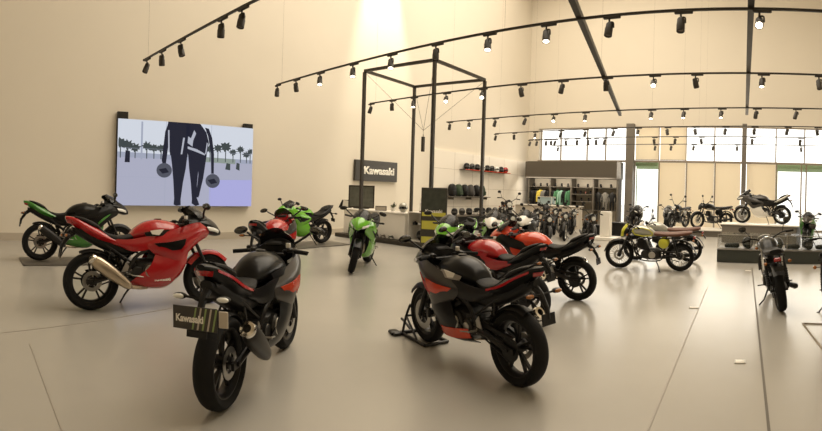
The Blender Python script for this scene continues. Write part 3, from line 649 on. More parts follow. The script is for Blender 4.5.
def standard(label, pos, heading, pal, group='standard motorcycles', lean=8, steer=0, z=0.0, scale=1.0, high=0.0, name='roadster_motorcycle', screen=None, spoked=True, bar=0.0):
    """naked machine with round lamp, flat seat, twin shocks; high > 0 lifts body and fender like a trail bike"""
    WB, RR, RF = 1.32, .31, .315
    off = WB / 2; S = Matrix.Translation((-off, 0, 0)); H = high
    root = thing(name, label, 'motorcycle', (pos.x, pos.y, z), Euler((R(-lean), 0, heading)), group)
    K = 'std%.2f%.2f%s' % (H, bar, spoked); st = S @ steer_m(R(steer), (1.13, 0, .8), R(26))
    def P(nm, m, fn, mt=S): return part(root, nm, m, fn, K, mt)
    g = lambda k, d: M[pal.get(k, d)]
    wheel(root, 'rear_wheel', K, 0, RR, .115, g('rim', 'satin'), .09, S, spoked, -1)
    wheel(root, 'front_wheel', K, WB, RF, .095, g('rim', 'satin'), .115, st, spoked, 1)
    P('fork', g('fork', 'satin'), lambda b: [(b.tube([(WB, s * .085, RF), (WB - .10, s * .085, RF + .22)], .026, 10), b.tube([(WB - .10, s * .085, RF + .22), (1.05, s * .085, .88 + H)], .018, 10), b.lathe((WB - .10, s * .085, RF + .22), (1.05 - WB + .1, 0, .88 + H - RF - .22), [(.02, 0)] + [(.030 if k % 2 else .023, .02 + k * .018) for k in range(9)] + [(.02, .2)], 10)) for s in (1, -1)] +
      [b.rbox((1.09, 0, .80 + H), (.06, .22, .03), .01), b.rbox((1.05, 0, .88 + H), (.06, .22, .03), .01)], st)
    def ff(b):
        rows = []; hh = RF + .03 + H * 1.2
        for a in (10, 50, 85, 120, 160):
            c, s_ = math.cos(R(a)), math.sin(R(a))
            rows.append([(WB + (hh - .025) * c, -.055, RF + (hh - .025) * s_), (WB + hh * c, -.03, RF + hh * s_), (WB + (hh + .006) * c, 0, RF + (hh + .006) * s_), (WB + hh * c, .03, RF + hh * s_), (WB + (hh - .025) * c, .055, RF + (hh - .025) * s_)])
        b.patch(rows, .004, 2, False)
        for s in (1, -1): b.tube([(WB, s * .075, RF + .02), (WB - .02, s * .058, RF + .32)], .006, 6)
    P('front_fender', g('fender', 'satin'), ff, st)
    def rf(b):
        rows = []
        for a in ((20, 60, 95, 130, 168) if not H else (35, 65, 95, 118, 138)):
            c, s_ = math.cos(R(a)), math.sin(R(a)); hh = RR + .06 + H * .5
            rows.append([(hh * c, -.075, RR + (hh - .02) * s_), (hh * c, -.045, RR + hh * s_), (hh * c, 0, RR + (hh + .01) * s_), (hh * c, .045, RR + hh * s_), (hh * c, .075, RR + (hh - .02) * s_)])
        b.patch(rows, .004, 2, False)
    P('rear_fender', g('fender', 'satin'), rf)
    P('frame', M['satin'], lambda b: [(b.tube([(1.08, s * .03, .84 + H), (.90, s * .06, .74 + H), (.50, s * .10, .72 + H), (.10, s * .11, .74 + H), (-.22, s * .10, .78 + H)], .014, 8, 3), b.tube([(1.10, s * .03, .74 + H), (.96, s * .09, .42 + H * .5), (.84, s * .10, .24 + H * .5), (.42, s * .10, .24 + H * .5), (.34, s * .10, .42), (.30, s * .10, .72 + H)], .014, 8, 4)) for s in (1, -1)])
    P('swingarm', M['satin'], lambda b: [b.tube([(.36, s * .10, .36), (0, s * .10, RR)], .020, 8) for s in (1, -1)] + [b.cyl((0, -.12, RR), (0, .12, RR), .014, 8)])
    P('chain_guard', M['satin'], lambda b: (b.tube([(0, .085, RR + .09), (.4, .085, .43)], .010, 6), b.tube([(0, .085, RR - .09), (.4, .085, .33)], .008, 6), b.box((.2, .09, .43), (.42, .03, .025), Matrix.Rotation(R(-5), 3, 'Y'))))
    for s in (1, -1):
        sh = part(root, 'shock_absorber', g('shock', 'satin'), lambda b: b.lathe((.02, s * .125, RR + .01), (.12, 0, .40 + H), [(.012, 0), (.016, .06)] + [(.030 if k % 2 else .022, .07 + k * .017) for k in range(15)] + [(.02, .34), (.012, .41 + H)], 10), K + str(s), S)
    P('engine', M['engine'], lambda b: (b.rbox((.60, 0, .36 + H * .6), (.40, .22, .24), .05), b.cyl((.58, -.15, .36 + H * .6), (.58, .15, .36 + H * .6), .10, 20), b.cyl((.74, -.13, .37 + H * .6), (.74, .13, .37 + H * .6), .085, 18),
                                        [b.rbox((.74 + .012 * k, 0, .47 + k * .026 + H * .6), (.20, .19, .014), .004) for k in range(8)], b.rbox((.85, 0, .58 + H * .6), (.15, .14, .22), .03)))
    P('engine_cover', g('cover', 'alu'), lambda b: (b.cyl((.58, .148, .36 + H * .6), (.58, .162, .36 + H * .6), .075, 20), b.cyl((.74, -.13, .37 + H * .6), (.74, -.145, .37 + H * .6), .065, 20), b.cyl((.58, -.148, .36 + H * .6), (.58, -.162, .36 + H * .6), .08, 20)))
    P('exhaust', g('exhaust', 'satin'), lambda b: (b.tube([(.86, -.04, .56 + H * .6), (.99, -.10, .52 + H * .6), (.99, -.14, .34 + H * .6), (.82, -.15, .24 + H * .6), (.45, -.15, .24 + H)], .018, 8, 4), b.tube([(.46, -.15, .24 + H), (.40, -.16, .245 + H), (.05, -.17, .29 + H), (-.30, -.175, .33 + H), (-.34, -.175, .335 + H)], [.02, .038, .042, .042, .03], 12)))
    tk = P('fuel_tank', g('tank', 'gloss'), lambda b: b.sections([(.50, .78 + H, .06, .03), (.56, .80 + H, .10, .06, 2.3, .8, .9), (.68, .84 + H, .125, .095, 2.3, .75, .9), (.84, .865 + H, .145, .105, 2.4, .75, .9), (.97, .865 + H, .135, .09, 2.4, .8, .9), (1.04, .86 + H, .09, .055, 2.2)], 4, 22))
    part(tk, 'filler_cap', M['chrome'], lambda b: b.cyl((.86, 0, .965 + H), (.86, 0, .98 + H), .032, 16), K)
    if pal.get('line'):
        def ring(b):
            for s in (1, -1):
                ptsr = [(.60, .77), (.57, .82), (.64, .89), (.80, .935), (.96, .92), (1.01, .86), (.95, .79), (.78, .765), (.60, .77)]
                for (a0, a1), (b0, b1) in zip(ptsr, ptsr[1:]):
                    def yy(x, z_): return .147 * (1 - ((x - .84) / .42) ** 2 * .6) * (1 - max(0, (z_ - .86)) * 2.2)
                    b.tube([(a0, s * yy(a0, a1), a1 + H), (b0, s * yy(b0, b1), b1 + H)], .011, 6)
        P('tank_stripe', M[pal['line']], ring)
    P('seat', g('seat', 'seat'), lambda b: b.sections([(.60, .80 + H, .07, .03), (.52, .80 + H, .10, .04), (.30, .795 + H, .125, .042), (.05, .805 + H, .125, .045), (-.15, .83 + H, .11, .045), (-.26, .85 + H, .08, .03)], 4, 18))
    P('side_cover', g('side', 'satin'), lambda b: [b.lathe((.34, s * .10, .61 + H), (0, s, 0), [(0, .045), (.07, .042), (.10, .03), (.112, 0)], 3 if False else 20) for s in (1, -1)])
    hl = P('headlight', g('lamp', 'satin'), lambda b: b.lathe((1.12, 0, .84 + H), (1, 0, -.1), [(.02, -.02), (.06, 0), (.082, .05), (.086, .10), (.080, .115), (.06, .10)], 22), st)
    part(hl, 'lens', M['clearlens'], lambda b: b.lathe((1.12, 0, .84 + H), (1, 0, -.1), [(.078, .100), (.06, .118), (0, .125)], 22), K)
    if screen:
        P('headlight_cowl', M[screen], lambda b: b.patch([[(1.22, -.10, .74 + H), (1.27, -.06, .725 + H), (1.29, 0, .72 + H), (1.27, .06, .725 + H), (1.22, .10, .74 + H)], [(1.20, -.115, .86 + H), (1.245, -.08, .865 + H), (1.262, 0, .87 + H), (1.245, .08, .865 + H), (1.20, .115, .86 + H)], [(1.12, -.09, .97 + H), (1.155, -.05, .985 + H), (1.17, 0, .99 + H), (1.155, .05, .985 + H), (1.12, .09, .97 + H)]], .006, 3, False), st)
    hb = P('handlebar', M['satin'], lambda b: b.tube([(.86, .37, .98 + H + bar), (.93, .24, .99 + H + bar), (1.0, .10, .93 + H + bar * .3), (1.02, 0, .91 + H), (1.0, -.10, .93 + H + bar * .3), (.93, -.24, .99 + H + bar), (.86, -.37, .98 + H + bar)], .012, 8, 4), st)
    for s in (1, -1): part(hb, 'grip', M['rubber'], lambda b: (b.cyl((.90, s * .28, .986 + H + bar), (.855, s * .385, .98 + H + bar), .018, 10), b.tube([(.93, s * .24, .985 + H + bar), (.97, s * .27, .98 + H + bar), (.93, s * .39, .97 + H + bar)], .006, 6)), K + str(s))
    for s in (1, -1):
        mi = part(root, 'mirror', M['satin'], lambda b: (b.tube([(.93, s * .24, .99 + H + bar), (.94, s * .27, 1.08 + H + bar), (.92, s * .31, 1.15 + H + bar)], .006, 6, 2), b.ellip((.915, s * .34, 1.18 + H + bar), (.018, .058, .048), 14)), K + str(s), st)
        part(mi, 'mirror_glass', M['mirror'], lambda b: b.ellip((.902, s * .34, 1.18 + H + bar), (.008, .05, .04), 14), K + str(s))
    P('speedometer', M['black'], lambda b: b.lathe((1.07, 0, .93 + H), (-.6, 0, 1), [(.02, -.02), (.04, 0), (.045, .04), (.03, .045)], 16), st)
    P('tail_light', M['taillens'], lambda b: b.rbox((-.31, 0, .74 + H), (.05, .09, .06), .015))
    P('tail_bracket', M['satin'], lambda b: (b.rbox((-.26, 0, .76 + H), (.12, .06, .05), .015), b.tube([(-.30, 0, .72 + H), (-.38, 0, .60 + H)], .014, 6), b.box((-.385, 0, .62 + H), (.01, .12, .07), Matrix.Rotation(R(12), 3, 'Y'))))
    for s in (1, -1):
        for (x, zz, nm) in ((-.30, .70, 'r'), (1.12, .78, 'f')):
            sg = part(root, 'turn_signal', M['satin'], lambda b: b.tube([(x, s * .03, zz + H), (x, s * .13, zz + H)], .006, 6), K + nm + str(s), S)
            part(sg, 'lens', M['amber'], lambda b: b.ellip((x, s * .15, zz + H), (.025, .025, .025), 10), K + nm + str(s))
    P('footpeg', M['satin'], lambda b: [b.tube([(.50, s * .11, .30 + H * .5), (.50, s * .24, .30 + H * .5)], .011, 6) for s in (1, -1)] + [b.tube([(.52, .17, .29 + H * .5), (.66, .17, .27 + H * .5), (.68, .21, .27 + H * .5)], .006, 6)])
    zf = .25 * math.tan(R(lean)) * .9
    P('kickstand', M['satin'], lambda b: (b.tube([(.50, .10, .24 + H * .5), (.43, .18, .12), (.40, .26, zf + .012)], [.013, .011, .010], 8), b.box((.40, .268, zf + .006), (.06, .045, .01), Matrix.Rotation(R(lean), 3, 'X'))))
    root.scale = (scale,) * 3
    return root

def place(fn, label, rear, front, pal, **kw):
    zf = kw.get('z', 0)
    r0, f0 = gp(*rear, zf), gp(*front, zf); mid = (r0 + f0) / 2; hd = math.atan2((f0 - r0).y, (f0 - r0).x)
    anchor = kw.pop('anchor', None)
    wb = 1.39 if fn is sport else 1.32
    if anchor == 'rear':
        a = r0; d = Vector((math.cos(hd), math.sin(hd), 0)); mid = a + d * wb / 2 * kw.get('scale', 1.04 if fn is sport else 1)
    if anchor == 'front':
        a = f0; d = Vector((math.cos(hd), math.sin(hd), 0)); mid = a - d * wb / 2 * kw.get('scale', 1.04 if fn is sport else 1)
    return fn(label, mid, hd, pal, **kw)

GS = 'sport motorcycles on the showroom floor'
b1 = place(sport, 'black sport motorcycle with orange flank patch and black Kawasaki display plate at its tail', (222, 408), (285, 347), dict(tank_panel='gloss', tailstripe='red', main='grey', accent='orange', tank='gloss', tail='gloss', lower='gloss', exhaust='satin', clear_signal=1, stripe='red', cover='gloss'), anchor='rear', group=GS, plate=True, lean=2.5)
b2 = place(sport, 'graphite and black sport motorcycle with orange patches, front wheel held in a black stand', (518, 385), (424, 339), dict(main='grey', accent='orange', tank='gloss', tail='gloss', lower='gloss', nose='gloss', belly='orange', tailstripe='red', cover='satin', stripe='red', badge=1, fender='gloss', tank_panel='silver'), anchor='rear', group=GS, lean=2, stand=False, scale=1.0)
b3 = place(sport, 'bright red sport motorcycle in profile with a brushed silencer, left of the plated black one', (91, 310), (206, 303), dict(main='red', accent='gloss', tank='red', tail='red', lower='red', nose='gloss', exhaust='bronze', text=1, badge=1, fender='red', cover='red', stripe='red', tank_panel='gloss'), group=GS, lean=6, scale=1.13, anchor='rear')
b4 = place(sport, 'black sport motorcycle with green tail on a low plate by the left wall', (43, 260.5), (115, 259.5), dict(main='gloss', accent='gloss', tank='gloss', tail='dgreen', lower='dgreen', nose='gloss', fender='gloss', exhaust='satin', stripe='dgreen', cover='gloss'), group=GS, lean=5, z=.03, stand=True, scale=1.13)
b5 = place(sport, 'lime green sport motorcycle on a low plate near the wall, nose toward the screen', (322, 243), (278, 246), dict(main='green', accent='gloss', tank='green', tail='gloss', lower='green', nose='green', fender='gloss', stripe='gloss', cover='satin'), group=GS, lean=6, z=.03)
b6 = place(sport, 'dark sport motorcycle with a red tank, half hidden behind the one with the display plate', (262, 288), (290, 273), dict(main='gloss', accent='red', tank='red', tail='gloss', lower='gloss', nose='red', fender='gloss', stripe='red'), anchor='front', group=GS, lean=5, steer=12)
b7 = place(sport, 'lime green sport motorcycle seen head-on, alone before the white counter', (371, 259), (352, 273), dict(main='green', accent='gloss', tank='green', tail='gloss', lower='green', nose='green', fender='gloss', stripe='gloss', rim='satin'), anchor='front', group=GS, lean=7, steer=14)
b9 = place(sport, 'red and black sport motorcycle with striped flank, right behind the graphite one', (530, 323), (462, 304), dict(main='gloss', accent='red', tank='red', tail='gloss', lower='gloss', nose='gloss', stripe='red', cover='red', fender='gloss', text=0), anchor='rear', group=GS, lean=4, scale=.98)
b8 = place(sport, 'black sport motorcycle with an orange tank, its tail pointing toward the open floor', (577, 300), (513, 291), dict(main='gloss', accent='orange', tank='orange', tail='gloss', lower='gloss', nose='orange', stripe='grey', exhaust='satin'), anchor='rear', group=GS, lean=4, scale=1.0)
b10 = place(sport, 'green sport motorcycle with dark screen, beside the yellow banded poster stand', (455, 277), (437, 286), dict(main='green', accent='gloss', tank='green', tail='green', lower='green', nose='green', fender='gloss'), anchor='front', group=GS, lean=6)
b11 = place(sport, 'green motorcycle with a white nose behind the red tanked one', (496, 257), (486, 266), dict(main='green', accent='gloss', tank='gloss', tail='gloss', lower='gloss', nose='wht', fender='gloss'), anchor='front', group=GS, lean=6)
b12 = place(sport, 'black motorcycle with a white nose standing behind the orange tank', (529, 252), (518, 260), dict(main='gloss', accent='wht', tank='gloss', tail='gloss', lower='gloss', nose='wht', fender='gloss'), anchor='front', group=GS, lean=6)

# right half of the floor
GR = 'retro roadsters'
place(standard, 'retro motorcycle with yellow side plate, brown seat and yellow ringed silver tank', (679, 271), (620, 268), dict(tank='silver', line='yellow', seat='brown', side='yellow', lamp='satin', rim='satin', exhaust='satin', cover='alu', fender='satin'), group=GR, lean=7, steer=6, screen='yellow', scale=1.0)
place(standard, 'dark retro motorcycle with brown seat, just behind the yellow plated one', (692, 262), (633, 260), dict(tank='silver', seat='brown', side='satin', rim='satin'), group=GR, lean=7, steer=6, screen='wht', scale=1.0)
place(standard, 'dark trail motorcycle seen from behind in front of the display stage', (782, 311), (768, 287), dict(tank='gloss', seat='seat', side='wht', rim='satin', exhaust='engine', fork='alu', shock='satin'), name='trail_motorcycle', group='trail motorcycles', anchor='rear', lean=9, steer=12, high=.07, spoked=True, screen='wht', scale=.96).scale = (.96, 1.12, .96)
place(standard, 'white motorcycle cut off by the right edge, only part of its wheel in view', (834, 320), (845, 297), dict(tank='wht', side='wht', rim='alu'), name='trail_motorcycle', group='trail motorcycles', anchor='rear', lean=6, high=.05, screen='wht')
# rows toward the back shelves
dk = [dict(tank='gloss', side='satin', cover='alu', rim='alu'), dict(tank='silver', side='satin', rim='satin'), dict(tank='gloss', side='gloss', rim='satin', cover='satin'), dict(tank='satin', side='alu', rim='alu')]
row = [((503, 236), (508, 247), 'black roadster at the helmet bench end of the row, tall mirrors up', 0, 0, .02), ((521, 232), (527, 242), 'silver tanked roadster, second in the row before the jackets', 1, 0, .02),
       ((538, 236), (545, 248), 'black roadster, third in the row, right before the pale blue counter box', 2, 0, 0), ((556, 231), (563, 241), 'black roadster with bare metal wheel, fourth in the row before the jackets', 3, 0, .0),
       ((578, 236), (589, 247), 'dark roadster at the end of the row, next to the white pedestal', 2, .03, .04)]
for k, (r_, f_, lab, p_, hi, ba) in enumerate(row):
    place(standard, lab, r_, f_, dk[p_], group='roadsters in the row before the back shelves', anchor='front', lean=7, steer=(-1) ** k * 14, high=hi, bar=ba, spoked=(k % 2 == 0), screen=None)
place(standard, 'tall trail motorcycle with high bars, rearmost beside the wall shelves', (497, 228), (507, 235), dict(tank='satin', side='alu', rim='alu', cover='alu', lamp='chrome'), name='trail_motorcycle', group='trail motorcycles', anchor='front', lean=4, high=.16, bar=.04, screen=None, scale=1.14)
place(standard, 'tall dark trail motorcycle behind the row, in front of the hanging yellow jacket', (549, 226), (543, 232), dict(tank='gloss', side='satin', rim='satin'), name='trail_motorcycle', group='trail motorcycles', anchor='front', lean=4, high=.16, bar=.02, screen='satin')
row2 = [((531, 226), (534, 235), 'dark roadster in the rear row, before the sales counter', 0, .03, .05),
        ((549, 227), (553, 235), 'dark roadster in the rear row, right of the pale blue box', 2, .05, .02), ((566, 227), (571, 235), 'dark roadster in the rear row, farthest from the bench', 1, .03, .04)]
for k, (r_, f_, lab, p_, hi, ba) in enumerate(row2):
    place(standard, lab, r_, f_, dk[p_], group='roadsters in the rear row before the back shelves', anchor='front', lean=7, steer=(-1) ** k * 10, high=hi, bar=ba, spoked=(k % 2 == 1), screen=None)
# far right group
place(sport, 'grey sport motorcycle in front of the pale opening, left one of the far pair', (630, 230), (643, 235), dict(main='gloss', tank='grey', tail='gloss'), group='machines before the window wall', anchor='rear', lean=5)
place(sport, 'dark sport motorcycle in front of the pale opening, right one of the far pair', (672, 230), (658, 234), dict(main='grey', tank='gloss', tail='grey', nose='grey'), group='machines before the window wall', anchor='rear', lean=5)
place(standard, 'cruiser with tall round mirrors and bright engine before the beige shades', (686, 227), (670, 228.5), dict(tank='gloss', side='alu', cover='chrome', rim='satin', exhaust='chrome', lamp='chrome'), name='cruiser_motorcycle', group='machines before the window wall', anchor='front', lean=5, high=.0, bar=.16, spoked=True, z=.30)
place(standard, 'long dark cruiser on the thin white plate left of the raised machine', (727, 228), (697, 228.5), dict(tank='gloss', side='gloss', rim='satin'), name='cruiser_motorcycle', group='machines before the window wall', anchor='front', lean=2, z=.30, bar=.06, screen='smoke', scale=1.08)
ST = .69
b20 = place(sport, 'large dark sport touring motorcycle raised on the white stage before the slim column', (784, 224.5), (740, 223), dict(main='grey', accent='gloss', tank='grey', tail='silver', lower='wht', nose='grey', fender='grey', rim='alu'), group='machines before the window wall', lean=2, z=ST, scale=1.06)
place(sport, 'dark green sport motorcycle seen head-on behind the glass case at the right', (811, 242), (804, 248), dict(main='dgreen', accent='gloss', tank='gloss', tail='gloss', lower='dgreen', nose='grey', fender='gloss'), group='machines before the window wall', anchor='front', lean=5, z=0)

# ---- front wheel stand under the graphite bike
g = gp(424, 339); hd = b2.rotation_euler.z
fw = b2.location + Vector((math.cos(hd), math.sin(hd), 0)) * .695
t = thing('wheel_stand', 'black front wheel stand holding the graphite sport motorcycle upright', 'motorcycle stand', (fw.x, fw.y, 0), (0, 0, hd))
part(t, 'base', M['satin'], lambda b: (b.tube([(-.16, .14, .02), (.34, .14, .02)], .018, 8), b.tube([(-.16, -.14, .02), (.34, -.14, .02)], .018, 8), b.tube([(.34, -.26, .02), (.34, .26, .02)], .02, 8), b.tube([(-.16, -.14, .02), (-.16, .14, .02)], .018, 8), b.rbox((.36, .2, .02), (.16, .1, .035), .008), b.rbox((.36, -.2, .02), (.16, .1, .035), .008)))
part(t, 'cradle', M['satin'], lambda b: [(b.tube([(.30, s * .14, .03), (.33, s * .085, .20), (.26, s * .075, .34)], .014, 8, 2), b.tube([(.0, s * .14, .03), (.10, s * .13, .10), (.33, s * .085, .20)], .012, 8, 2)) for s in (1, -1)] + [b.tube([(.33, -.085, .20), (.33, .085, .20)], .014, 8)])
part(t, 'handle', M['satin'], lambda b: b.tube([(.34, .0, .02), (.50, .0, .08), (.58, .0, .10)], .014, 8, 2))

# ---- low display plates below the green machines
for (rt, lab, L, Wd) in ((b4, 'thin dark display plate under the black and green motorcycle by the wall', 2.3, .85), (b5, 'thin dark display plate under the lime green motorcycle near the screen', 2.7, 1.1)):
    solo('display_plate', lambda b: b.rbox((0, 0, .014), (L, Wd, .026), .006), M['stageplate'], lab, 'platform', (rt.location.x, rt.location.y, 0), (0, 0, rt.rotation_euler.z), 'low display plates')

# ------------------------------------------------------------------ video wall on the left wall
TY0, TY1, TZ0, TZ1 = 3.14, 7.17, .96, 3.23
TW, TH = TY1 - TY0, TZ1 - TZ0
t = thing('video_wall', 'large video wall showing two riders in black leathers from behind, carrying helmets', 'screen', (WX, (TY0 + TY1) / 2, (TZ0 + TZ1) / 2), (0, 0, 0))
part(t, 'casing', M['satin'], lambda b: b.box((.09, 0, 0), (.16, TW, TH)), smooth=False)
part(t, 'mounting_bracket', M['satin'], lambda b: b.box((.08, -TW / 2 + .14, TH / 2 + .09), (.12, .28, .2)), smooth=False)
part(t, 'mounting_bracket', M['satin'], lambda b: b.box((.08, TW / 2 - .14, TH / 2 + .06), (.12, .28, .14)), smooth=False)
def emis(name, col, s=1.0):
    m = bpy.data.materials.new(name); m.use_nodes = True; b = m.node_tree.nodes['Principled BSDF']
    b.inputs['Base Color'].default_value = (.004, .004, .004, 1); b.inputs['Roughness'].default_value = .7; b.inputs['Specular IOR Level'].default_value = .05
    b.inputs['Emission Color'].default_value = (*col, 1); b.inputs['Emission Strength'].default_value = s; return m
SC = [emis('picture_pavement', (.42, .43, .55)), emis('picture_sky', (.66, .70, .78)), emis('picture_haze', (.36, .39, .50)), emis('picture_dark', (.018, .019, .034)),
      emis('picture_palm', (.055, .068, .070)), emis('picture_stripe', (.45, .47, .55)), emis('picture_glove', (.085, .09, .12)), emis('picture_grass', (.28, .33, .30)), emis('picture_blue_pavement', (.42, .42, .74))]
def screen(b):
    X0 = .171
    def poly(mi, pts, d):
        # picture coordinates 0..1 across (left is low y, the end nearest the camera) and 0..1 down
        b.cur = mi; b.add([(X0 + d, (p[0] - .5) * TW, (.5 - p[1]) * TH) for p in pts], [tuple(range(len(pts)))]); b.cur = 0
    poly(0, [(0, 0), (0, 1), (1, 1), (1, 0)], 0)
    poly(1, [(0, 0), (0, .42), (1, .44), (1, 0)], .0005)
    poly(8, [(.66, 1), (1, 1), (1, .66), (.66, .68)], .0005)
    poly(2, [(0, .38), (0, .44), (1, .46), (1, .41)], .001)
    poly(7, [(.62, .40), (.62, .46), (.86, .47), (.86, .41)], .0012)
    rnd = random.Random(3)
    for (px, h, s) in ((.02, .28, .09), (.07, .30, .08), (.12, .33, .07), (.20, .30, .07), (.25, .32, .07), (.30, .32, .06), (.66, .30, .07), (.72, .28, .07), (.78, .26, .09), (.84, .32, .06), (.90, .28, .06), (.95, .34, .06), (.98, .30, .05)):
        poly(4, [(px - .004, h), (px - .003, .45), (px + .003, .45), (px + .004, h)], .0014)
        fr = []
        for k in range(18):
            a = 2 * PI * k / 18; q = s * (.80 if k % 2 else .48) * rnd.uniform(.8, 1.15); fr.append((min(.995, max(.005, px + q * math.cos(a) * .75)), h + q * math.sin(a)))
        poly(4, fr[::-1], .0016)
    poly(3, [(.055, .36), (.05, .50), (.085, .50), (.085, .37)], .0014); poly(4, [(.79, .46), (.78, .54), (.82, .55), (.82, .47)], .0015); poly(4, [(.87, .45), (.865, .53), (.895, .55), (.895, .46)], .0015)
    poly(2, [(.158, .02), (.158, .46), (.170, .46), (.170, .02)], .0012)
    # left rider: jacket, legs, arm, boots
    poly(3, [(.345, .0), (.335, .10), (.35, .26), (.365, .40), (.49, .41), (.50, .20), (.505, .0)], .003)
    poly(3, [(.368, .38), (.380, .52), (.392, .70), (.402, .93), (.448, .93), (.462, .72), (.480, .55), (.49, .38)], .0031)
    poly(3, [(.402, .90), (.398, .985), (.418, 1.0), (.450, .99), (.448, .90)], .0032)
    poly(3, [(.345, .02), (.325, .12), (.315, .30), (.305, .46), (.315, .52), (.335, .52), (.345, .36), (.358, .16)], .0033)
    # right rider
    poly(3, [(.475, .0), (.478, .20), (.495, .40), (.63, .42), (.648, .22), (.628, .10), (.58, .0)], .003)
    poly(3, [(.495, .38), (.505, .55), (.520, .72), (.532, .93), (.568, .93), (.566, .74), (.572, .60), (.58, .40)], .0031)
    poly(3, [(.565, .38), (.575, .62), (.562, .86), (.585, .87), (.612, .66), (.632, .40)], .0032)
    poly(3, [(.532, .90), (.530, .97), (.560, 1.0), (.588, .985), (.570, .91)], .0033); poly(3, [(.560, .84), (.556, .88), (.578, .90), (.588, .86)], .0033)
    poly(3, [(.615, .04), (.640, .14), (.665, .34), (.672, .60), (.692, .60), (.690, .36), (.672, .16), (.645, .05)], .0034)
    # stripes on leathers
    for pts in ([(.345, .10), (.35, .36), (.360, .36), (.355, .10)], [(.455, .18), (.44, .38), (.452, .38), (.468, .18)], [(.49, .28), (.56, .31), (.62, .36), (.62, .38), (.55, .34), (.49, .31)], [(.535, .08), (.50, .24), (.515, .27), (.55, .12)], [(.632, .22), (.622, .36), (.63, .37), (.64, .23)]):
        poly(5, pts, .0040)
    poly(5, [(.492, .16), (.488, .24), (.525, .28), (.53, .20)], .0042)
    # helmets in hand
    for (cx, cz, r0) in ((.325, .58, .058), (.685, .69, .058)):
        poly(6, [(cx + r0 * .95 * math.cos(2 * PI * k / 20), cz + r0 * 1.5 * math.sin(2 * PI * k / 20)) for k in range(20)][::-1], .0044)
        poly(3, [(cx - r0 * .7, cz - .01), (cx - r0 * .2, cz + .04), (cx + r0 * .6, cz + .02), (cx + r0 * .2, cz - .03)], .0046)
    # joints between the panels of the wall
    for u in (1 / 3, 2 / 3): poly(2, [(u - .0012, 0), (u - .0012, 1), (u + .0012, 1), (u + .0012, 0)], .0025)
    for v in (1 / 3, 2 / 3): poly(2, [(0, v - .0012), (0, v + .0012), (1, v + .0012), (1, v - .0012)], .0026)
part(t, 'screen', SC, screen, smooth=False)

# ------------------------------------------------------------------ sign, counter and what stands on it
SY0, SY1 = yat(355, WX + .1), yat(397, WX + .1)
t = thing('wall_sign', 'dark rectangular Kawasaki sign on the wall above the counter', 'sign', (WX, (SY0 + SY1) / 2, 2.20))
part(t, 'panel', M['signface'], lambda b: b.rbox((.06, 0, 0), (.10, SY1 - SY0, .73), .01))
lg = link('lettering', text_mesh('Kawasaki', .37, .012, M['lettering'], .010, sx=1.12), t, mtx=Matrix(((0, 0, 1, .125), (1, 0, 0, .10), (0, 1, 0, 0), (0, 0, 0, 1))))
t = thing('service_counter', 'long white service counter on a low black platform under the sign', 'counter', (-10.65, 10.65, 0))
part(t, 'body', M['white'], lambda b: b.rbox((0, 0, .50), (2.66, .60, .74), .01))
part(t, 'worktop', M['white'], lambda b: b.rbox((0, 0, .895), (2.72, .66, .045), .008))
solo('counter_platform', lambda b: b.rbox((.0, 0, .062), (3.75, .92, .12), .01), M['steel'], 'low black platform under the white counter and cabinet', 'platform', (-10.3, 10.62, 0))
t = thing('display_cabinet', 'white open display cabinet with small parts, at the right end of the counter', 'cabinet', (-8.92, 10.62, .125))
part(t, 'carcass', M['white'], lambda b: (b.box((0, .22, .41), (.62, .02, .80)), b.box((-.31, 0, .41), (.02, .46, .80)), b.box((.31, 0, .41), (.02, .46, .80)), b.box((0, 0, .82), (.64, .48, .02)), b.box((0, 0, .02), (.64, .48, .03))), smooth=False)
part(t, 'shelf', M['glass'], lambda b: b.box((0, 0, .45), (.60, .44, .01)), smooth=False)
# items on the counter
zc = .92
def boxy(nm, fn, m, lab, cat, loc, rz=0, group=None): return solo(nm, fn, m, lab, cat, loc, (0, 0, rz), group)
t = thing('notice_board', 'grey framed notice board standing on the counter behind the frame post', 'board', (xat(361, 10.7, 1.3), 10.72, zc), (0, 0, R(38)))
part(t, 'frame', M['steel'], lambda b: (b.box((0, 0, .73), (.82, .04, .04)), b.box((0, 0, .05), (.82, .04, .04)), b.box((-.40, 0, .39), (.04, .04, .72)), b.box((.40, 0, .39), (.04, .04, .72)), b.box((0, .05, .02), (.5, .2, .03))), smooth=False)
part(t, 'face', mat('grey_print', (.09, .09, .07), .4, vary=.6, vscale=9), lambda b: b.box((0, 0, .39), (.78, .015, .66)), smooth=False)
t = thing('tablet_easel', 'small black stand with a white sheet at the left end of the counter', 'display stand', (xat(345, 10.55, 1.0), 10.55, zc), (0, 0, R(40)))
part(t, 'stand', M['satin'], lambda b: b.prism([(-.22, 0), (.22, 0), (.14, .26), (-.10, .26)], 0, .05))
part(t, 'sheet', M['lettering'], lambda b: b.box((.05, -.006, .14), (.24, .006, .2), Matrix.Rotation(R(8), 3, 'Y')), smooth=False)
t = thing('picture_frame', 'small dark picture frame standing in the middle of the counter', 'picture frame', (xat(381, 10.5, 1.0), 10.5, zc), (0, 0, R(35)))
part(t, 'frame', M['fascia'], lambda b: (b.box((0, 0, .13), (.34, .03, .02)), b.box((0, 0, .01), (.34, .03, .02)), b.box((-.16, 0, .07), (.02, .03, .12)), b.box((.16, 0, .07), (.02, .03, .12))), smooth=False)
part(t, 'picture', M['skirt'], lambda b: b.box((0, .005, .07), (.30, .01, .11)), smooth=False)
LEAF = mat('dull_leaf', (.09, .10, .05), .6, vary=.4, vscale=30)
t = thing('potted_plant', 'small potted plant near the right end of the counter', 'plant', (xat(393, 10.6, 1.0), 10.6, zc))
